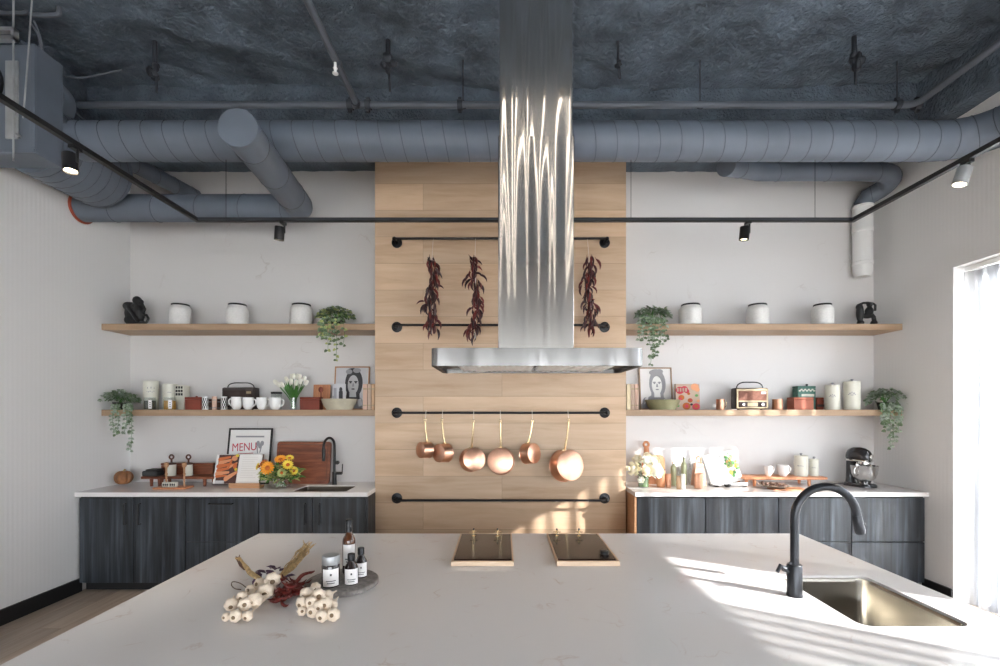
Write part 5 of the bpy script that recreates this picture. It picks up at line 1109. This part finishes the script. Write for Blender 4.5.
# stand mixer
o = thing('stand_mixer', 'graphite stand mixer with a steel bowl at the right end of the counter', 'mixer', (X(860, 4.76), 4.76, CT), R(-72))
b = MB(); pts = [(x-.02, y) for x, y in rrect(-.15, .19, -.125, .125, .10, 6)]
n = len(pts); b.add([(x, y, 0) for x, y in pts] + [(x, y, .022) for x, y in pts] + [(x*.9, y*.88, .04) for x, y in pts], [tuple(reversed(range(n)))] + [(i, (i+1) % n, n+(i+1) % n, n+i) for i in range(n)] + [(n+i, n+(i+1) % n, 2*n+(i+1) % n, 2*n+i) for i in range(n)] + [tuple(2*n+i for i in range(n))]); o.scale = (.8, .8, .9); build('base', b, M['mixer'], o, smooth=50)
b = MB(); vs = []; fs = []
for i, (z, cx, a, c) in enumerate(((.03, -.115, .055, .065), (.08, -.12, .045, .055), (.16, -.122, .042, .05), (.23, -.115, .05, .055), (.275, -.105, .06, .06))):
    for k in range(16): q = 2*PI*k/16; vs.append((cx+a*math.cos(q), c*math.sin(q), z))
for i in range(4):
    for k in range(16): fs.append((i*16+k, i*16+(k+1) % 16, (i+1)*16+(k+1) % 16, (i+1)*16+k))
b.add(vs, fs); build('column', b, M['mixer'], o, smooth=60)
b = MB(); vs = []; fs = []; secs = [(-.185, .01, .30), (-.18, .045, .305), (-.15, .068, .318), (-.09, .078, .328), (0, .080, .33), (.07, .074, .325), (.12, .062, .318), (.145, .045, .312), (.152, .02, .31)]
for x, r_, zc_ in secs:
    for k in range(18): q = 2*PI*k/18; vs.append((x*.85, r_*1.0*math.cos(q), zc_+.02+r_*1.08*math.sin(q)))
for i in range(len(secs)-1):
    for k in range(18): fs.append((i*18+k, i*18+(k+1) % 18, (i+1)*18+(k+1) % 18, (i+1)*18+k))
fs += [tuple(range(18)), tuple(reversed([(len(secs)-1)*18+k for k in range(18)]))]; b.add(vs, fs); build('motor_head', b, M['mixer'], o, smooth=70)
build('trim_band', MB().box(-.145, .118, -.072, .072, .275, .30), M['chrome'], o, bevel=.008); build('hub', MB().lathe([(.026, 0), (.026, .018), (.02, .022), (0, .022)], 18, (.127, 0, .335), Matrix.Rotation(PI/2, 4, 'Y')), M['chrome'], o); build('planetary', MB().lathe([(.06, .245), (.07, .255), (.07, .277), (0, .277)], 22, (.05, 0, 0)), M['chrome'], o)
bw = build('mixing_bowl', MB().lathe([(.065, .042), (.07, .06), (.115, .10), (.136, .15), (.147, .235), (.151, .238), (.143, .236), (.13, .15), (.11, .105), (0, .07)], 32, (.05, 0, 0)), M['chrome'], o, smooth=50); build('bowl_handle', MB().tube(bez((.06, -.14, .215), (.06, -.21, .235), (.06, -.20, .12), (.06, -.125, .13), 8), .008, 8), M['chrome'], bw)
build('beater', MB().tube([(.06,0,.25), (.06,0,.18)], .008, 8).tube([(.06,0,.20), (.02,0,.17), (.04,0,.09), (.06,0,.08), (.08,0,.09), (.10,0,.17), (.06,0,.20)], .006, 6), M['copper_in'], o)
build('speed_lever', MB().ball((-.06, -.082, .295), (.02, .008, .008), 8, 6), M['black'], o)
pc = smoothpath([(0,0,.006), (-.12,.01,.006), (-.2,-.04,.006), (-.26,.0,.006)], 6); o = build('power_cord', MB().tube(pc, .005, 6), M['black']); o.location = (X(846, 4.85), 4.86, CT); tag(o, 'black power cord trailing from the stand mixer', 'cord')

# ------------------------------------------------------------------ island: garlic, chilies, tray and bottles
gb = MB(); vs = []; n, m_ = 30, 14
for j in range(m_+1):
    t = j/m_; z = t; r_ = math.sin(PI*min(1, t*1.28)**.8)*.5 if t < .72 else 0.0
    prof = [(0,.08),(.20,.0),(.36,.06),(.47,.18),(.50,.34),(.45,.52),(.34,.66),(.22,.78),(.13,.90),(.09,1.02),(.07,1.15),(.06,1.25),(.055,1.32),(.05,1.36),(0,1.38)][j]
    for k in range(n):
        a = 2*PI*k/n; lob = 1-.17*(1-abs(math.cos(3.5*a))**.7)*(1 if .1 < prof[0] else 0); vs.append((prof[0]*lob*math.cos(a), prof[0]*lob*math.sin(a), prof[1]-.34))
gb.add(vs, [(j*n+k, j*n+(k+1) % n, (j+1)*n+(k+1) % n, (j+1)*n+k) for j in range(m_) for k in range(n)])
gb.m = 1; gb.lathe([(.15, -.325), (.14, -.355), (.06, -.375), (0, -.37)], 12)
bulb0 = None
def braid(label, loc, bulbs, seed):
    global bulb0; random.seed(seed); o = thing('garlic_braid', label, 'garlic', loc, 0, 'garlic braids on the island')
    for px, py, r, lay in bulbs:
        rr_ = r/F; D = 2.02
        for _ in range(4): zc_ = CT+.008+rr_*D*.85+lay*.045; D = (CZ-zc_)*F/(py-VY)
        if bulb0 is None: c = build('garlic_bulb', gb, [M['garlic'], M['garlic_root']], o, smooth=60); bulb0 = c
        else: c = bulb0.copy(); COL.objects.link(c); c.parent = o
        s = 2*rr_*D; c.scale = (s, s, s); c.location = Vector((X(px, D), D, zc_))-Vector(loc)
        aim = Vector((random.uniform(-.5,.5), 1, random.uniform(-.3,.35))); c.rotation_euler = aim.to_track_quat('Z', 'Y').to_euler()
    return o
l1 = onC(250, 600); l2 = onC(318, 603)
o1 = braid('garlic braid on the left with dry stalks and purple leaves', l1, [(231.5,604.5,7,0),(226,617,4.5,0),(235.5,616,6.5,0),(247.5,616,5.5,0),(245,604.5,7,.3),(255,600.5,8,.3),(250.5,590,5.5,.4),(242,596.5,5.5,.5),(265.5,591,8,.4),(259.5,584,6,.3),(272.5,580,8,.6),(262,597,5.5,0),(272,590,5.5,0)], 1)
o2 = braid('garlic braid on the right, beside the round stone tray', l2, [(306.5,594,7,.6),(318.5,596,7.5,.7),(302.5,603,7,.3),(313,611,7,0),(322,616,6.5,0),(333.5,614.5,7,0),(325.5,604,7,.5),(332.5,604.5,5.5,.3),(327,596,6.5,.5),(315.5,587.5,5.5,.6),(302,611,5,0),(311,602,6,.7),(319,606,6,.5)], 2)
def stalks(o, pts, n, r, spread, m, name, seed, z=.0):
    random.seed(seed); b = MB(); P_ = [onC(px, py)+Vector((0,0,dz)) for px, py, dz in pts]
    for k in range(n):
        j = [Vector((random.uniform(-1,1), random.uniform(-1,1), random.uniform(0,1)))*spread*(.3+.9*i/(len(P_)-1)) for i in range(len(P_))]
        q = [p+d-o.location for p, d in zip(P_, j)]; q = smoothpath(q, 4); b.tube([Vector((v.x, v.y, max(v.z, .004))) for v in q], [r*(1.1-.5*i/(len(q)-1)) for i in range(len(q))], 5)
    build(name, b, m, o)
stalks(o1, [(262, 590, .04), (252, 584, .04), (246, 577, .04), (237, 566, .03)], 9, .006, .010, M['straw'], 'dry_stalks', 3)
stalks(o1, [(245, 577, .035), (241, 571, .035), (236, 564, .03)], 9, .004, .012, M['darkwood'], 'stalk_tips', 4)
stalks(o1, [(268, 594, .03), (279, 588, .035), (291, 577, .04), (302, 566, .05), (308, 559, .06)], 34, .0026, .028, M['straw'], 'dry_stalks', 5)
b = MB(); random.seed(6)
for k in range(20):
    p = onC(random.uniform(258, 284), random.uniform(578, 588))-o1.location; b.leaf((p.x, p.y, random.uniform(.01, .05)), (random.uniform(-1,1), random.uniform(-.4,1), random.uniform(-.3,.3)), (0,0,1), .05, .03)
build('purple_leaves', b, M['purple'], o1)
lp = [onC(px, py)-o1.location+Vector((0,0,.012)) for px, py in ((247,591),(240,586),(233,584.5),(231.5,588),(235,591.5),(241,592.5))]; build('tie', MB().tube(smoothpath(lp, 5), .0022, 6), M['twine'], o1)
# dried red chili bunch
l3 = onC(286, 601); o = thing('chili_bunch', 'bunch of dried dark red chilies between the two garlic braids', 'dried chilies', l3); random.seed(12); ch = None
for k in range(85):
    t = random.random(); p = onC(277+24*t, 604-11*t+random.uniform(-7, 5))-l3; z = .014+.055*random.random()*(1-abs(t-.4))
    if ch is None: ch = c = build('chili', cm, M['chili_red'], o)
    else: c = ch.copy(); COL.objects.link(c); c.parent = o
    c.location = (p.x, p.y, z); s = random.uniform(.34, .58); c.scale = (s, s, s); c.rotation_euler = (random.uniform(-.5,.5), PI/2+random.uniform(-.5,.35), random.uniform(0, 2*PI))
stalks(o, [(292, 596, .03), (302, 588, .05), (312, 584, .05)], 6, .005, .008, M['chili_red'], 'stalks', 8)
# round stone tray with bottles
tc_ = Vector((-.70, 2.07, CT)); o = thing('stone_tray', 'round grey stone tray carrying bottles on the island', 'tray', tc_); build('slab', MB().lathe([(.148, 0), (.155, .004), (.155, .019), (.150, .023), (0, .023)], 48), M['stone'], o)
ZT = CT+.0235
def label_on(o, r, z0, z1, half, dot=True, lines=2, dotz=.62):
    a0 = math.degrees(math.atan2(-o.location.y, -o.location.x)); b = MB(); cyl_band(b, r+.0008, z0, z1, a0-half, a0+half, 16); t = build('label', b, M['label'], o); h = z1-z0; b = MB()
    if dot: cyl_band(b, r+.0014, z0+h*dotz, z0+h*(dotz+.13), a0-6, a0+6, 4)
    for k in range(lines): cyl_band(b, r+.0014, z0+h*(.30-.13*k), z0+h*(.345-.13*k), a0-half*(.55-.12*k), a0+half*(.55-.12*k), 8)
    build('print', b, M['grey3'], t, smooth=0)
def tbottle(px, D, w, yt, ysh, yneck, m, label, lz, cap='blackmetal'):
    r = LR(w, px, D); zz = lambda y: Z(y, D)-ZT; o = thing('bottle', label, 'bottle', (X(px, D), D, ZT)); rn = r*.42
    build('bottle_body', MB().lathe([(r*.92, 0), (r, .005), (r, zz(ysh)-.01), (r*.93, zz(ysh)), (rn*1.15, zz(yneck)), (rn, zz(yneck)+.008), (rn, zz(yt)-.03)], 28), M[m], o, smooth=50)
    c = build('cap', MB().lathe([(rn*1.25, zz(yneck)+.006), (rn*1.25, zz(yt)-.002), (rn*1.15, zz(yt)), (0, zz(yt))], 20), M[cap], o)
    label_on(o, r, lz[0]*zz(ysh), lz[1]*zz(ysh), 60, dot=lz[2]); return o
o = tbottle(349, 2.16, 13.2, 519.5, 538.5, 533, 'amber', 'tall amber bottle with a black cap at the back of the stone tray', (.25, .86, False))
tbottle(351.3, 2.025, 14.6, 553.5, 566.5, 561.5, 'darkglass', 'small dark bottle with a white label, front of the stone tray', (.06, .96, True)); tbottle(361, 2.11, 13, 547.5, 560.5, 555.5, 'darkglass', 'small dark bottle with a white label, at the right of the stone tray', (.08, .94, True))
D = 2.0; r = LR(18.4, 330.8, D); h = Z(554.5, D)-ZT; o = thing('preserve_jar', 'square-shouldered dark jar with a grey metal lid on the stone tray', 'jar', (X(330.8, D), D, ZT))
build('jar_body', MB().lathe([(r*.92, 0), (r, .006), (r, h*.66), (r*.9, h*.72), (0, h*.72)], 32), M['darkglass'], o); build('lid', MB().lathe([(r*.97, h*.71), (r*1.0, h*.73), (r*1.0, h*.94), (r*.95, h*.985), (r*.5, h*1.0), (0, h)], 32), M['galv'], o); label_on(o, r, h*.05, h*.60, 56)
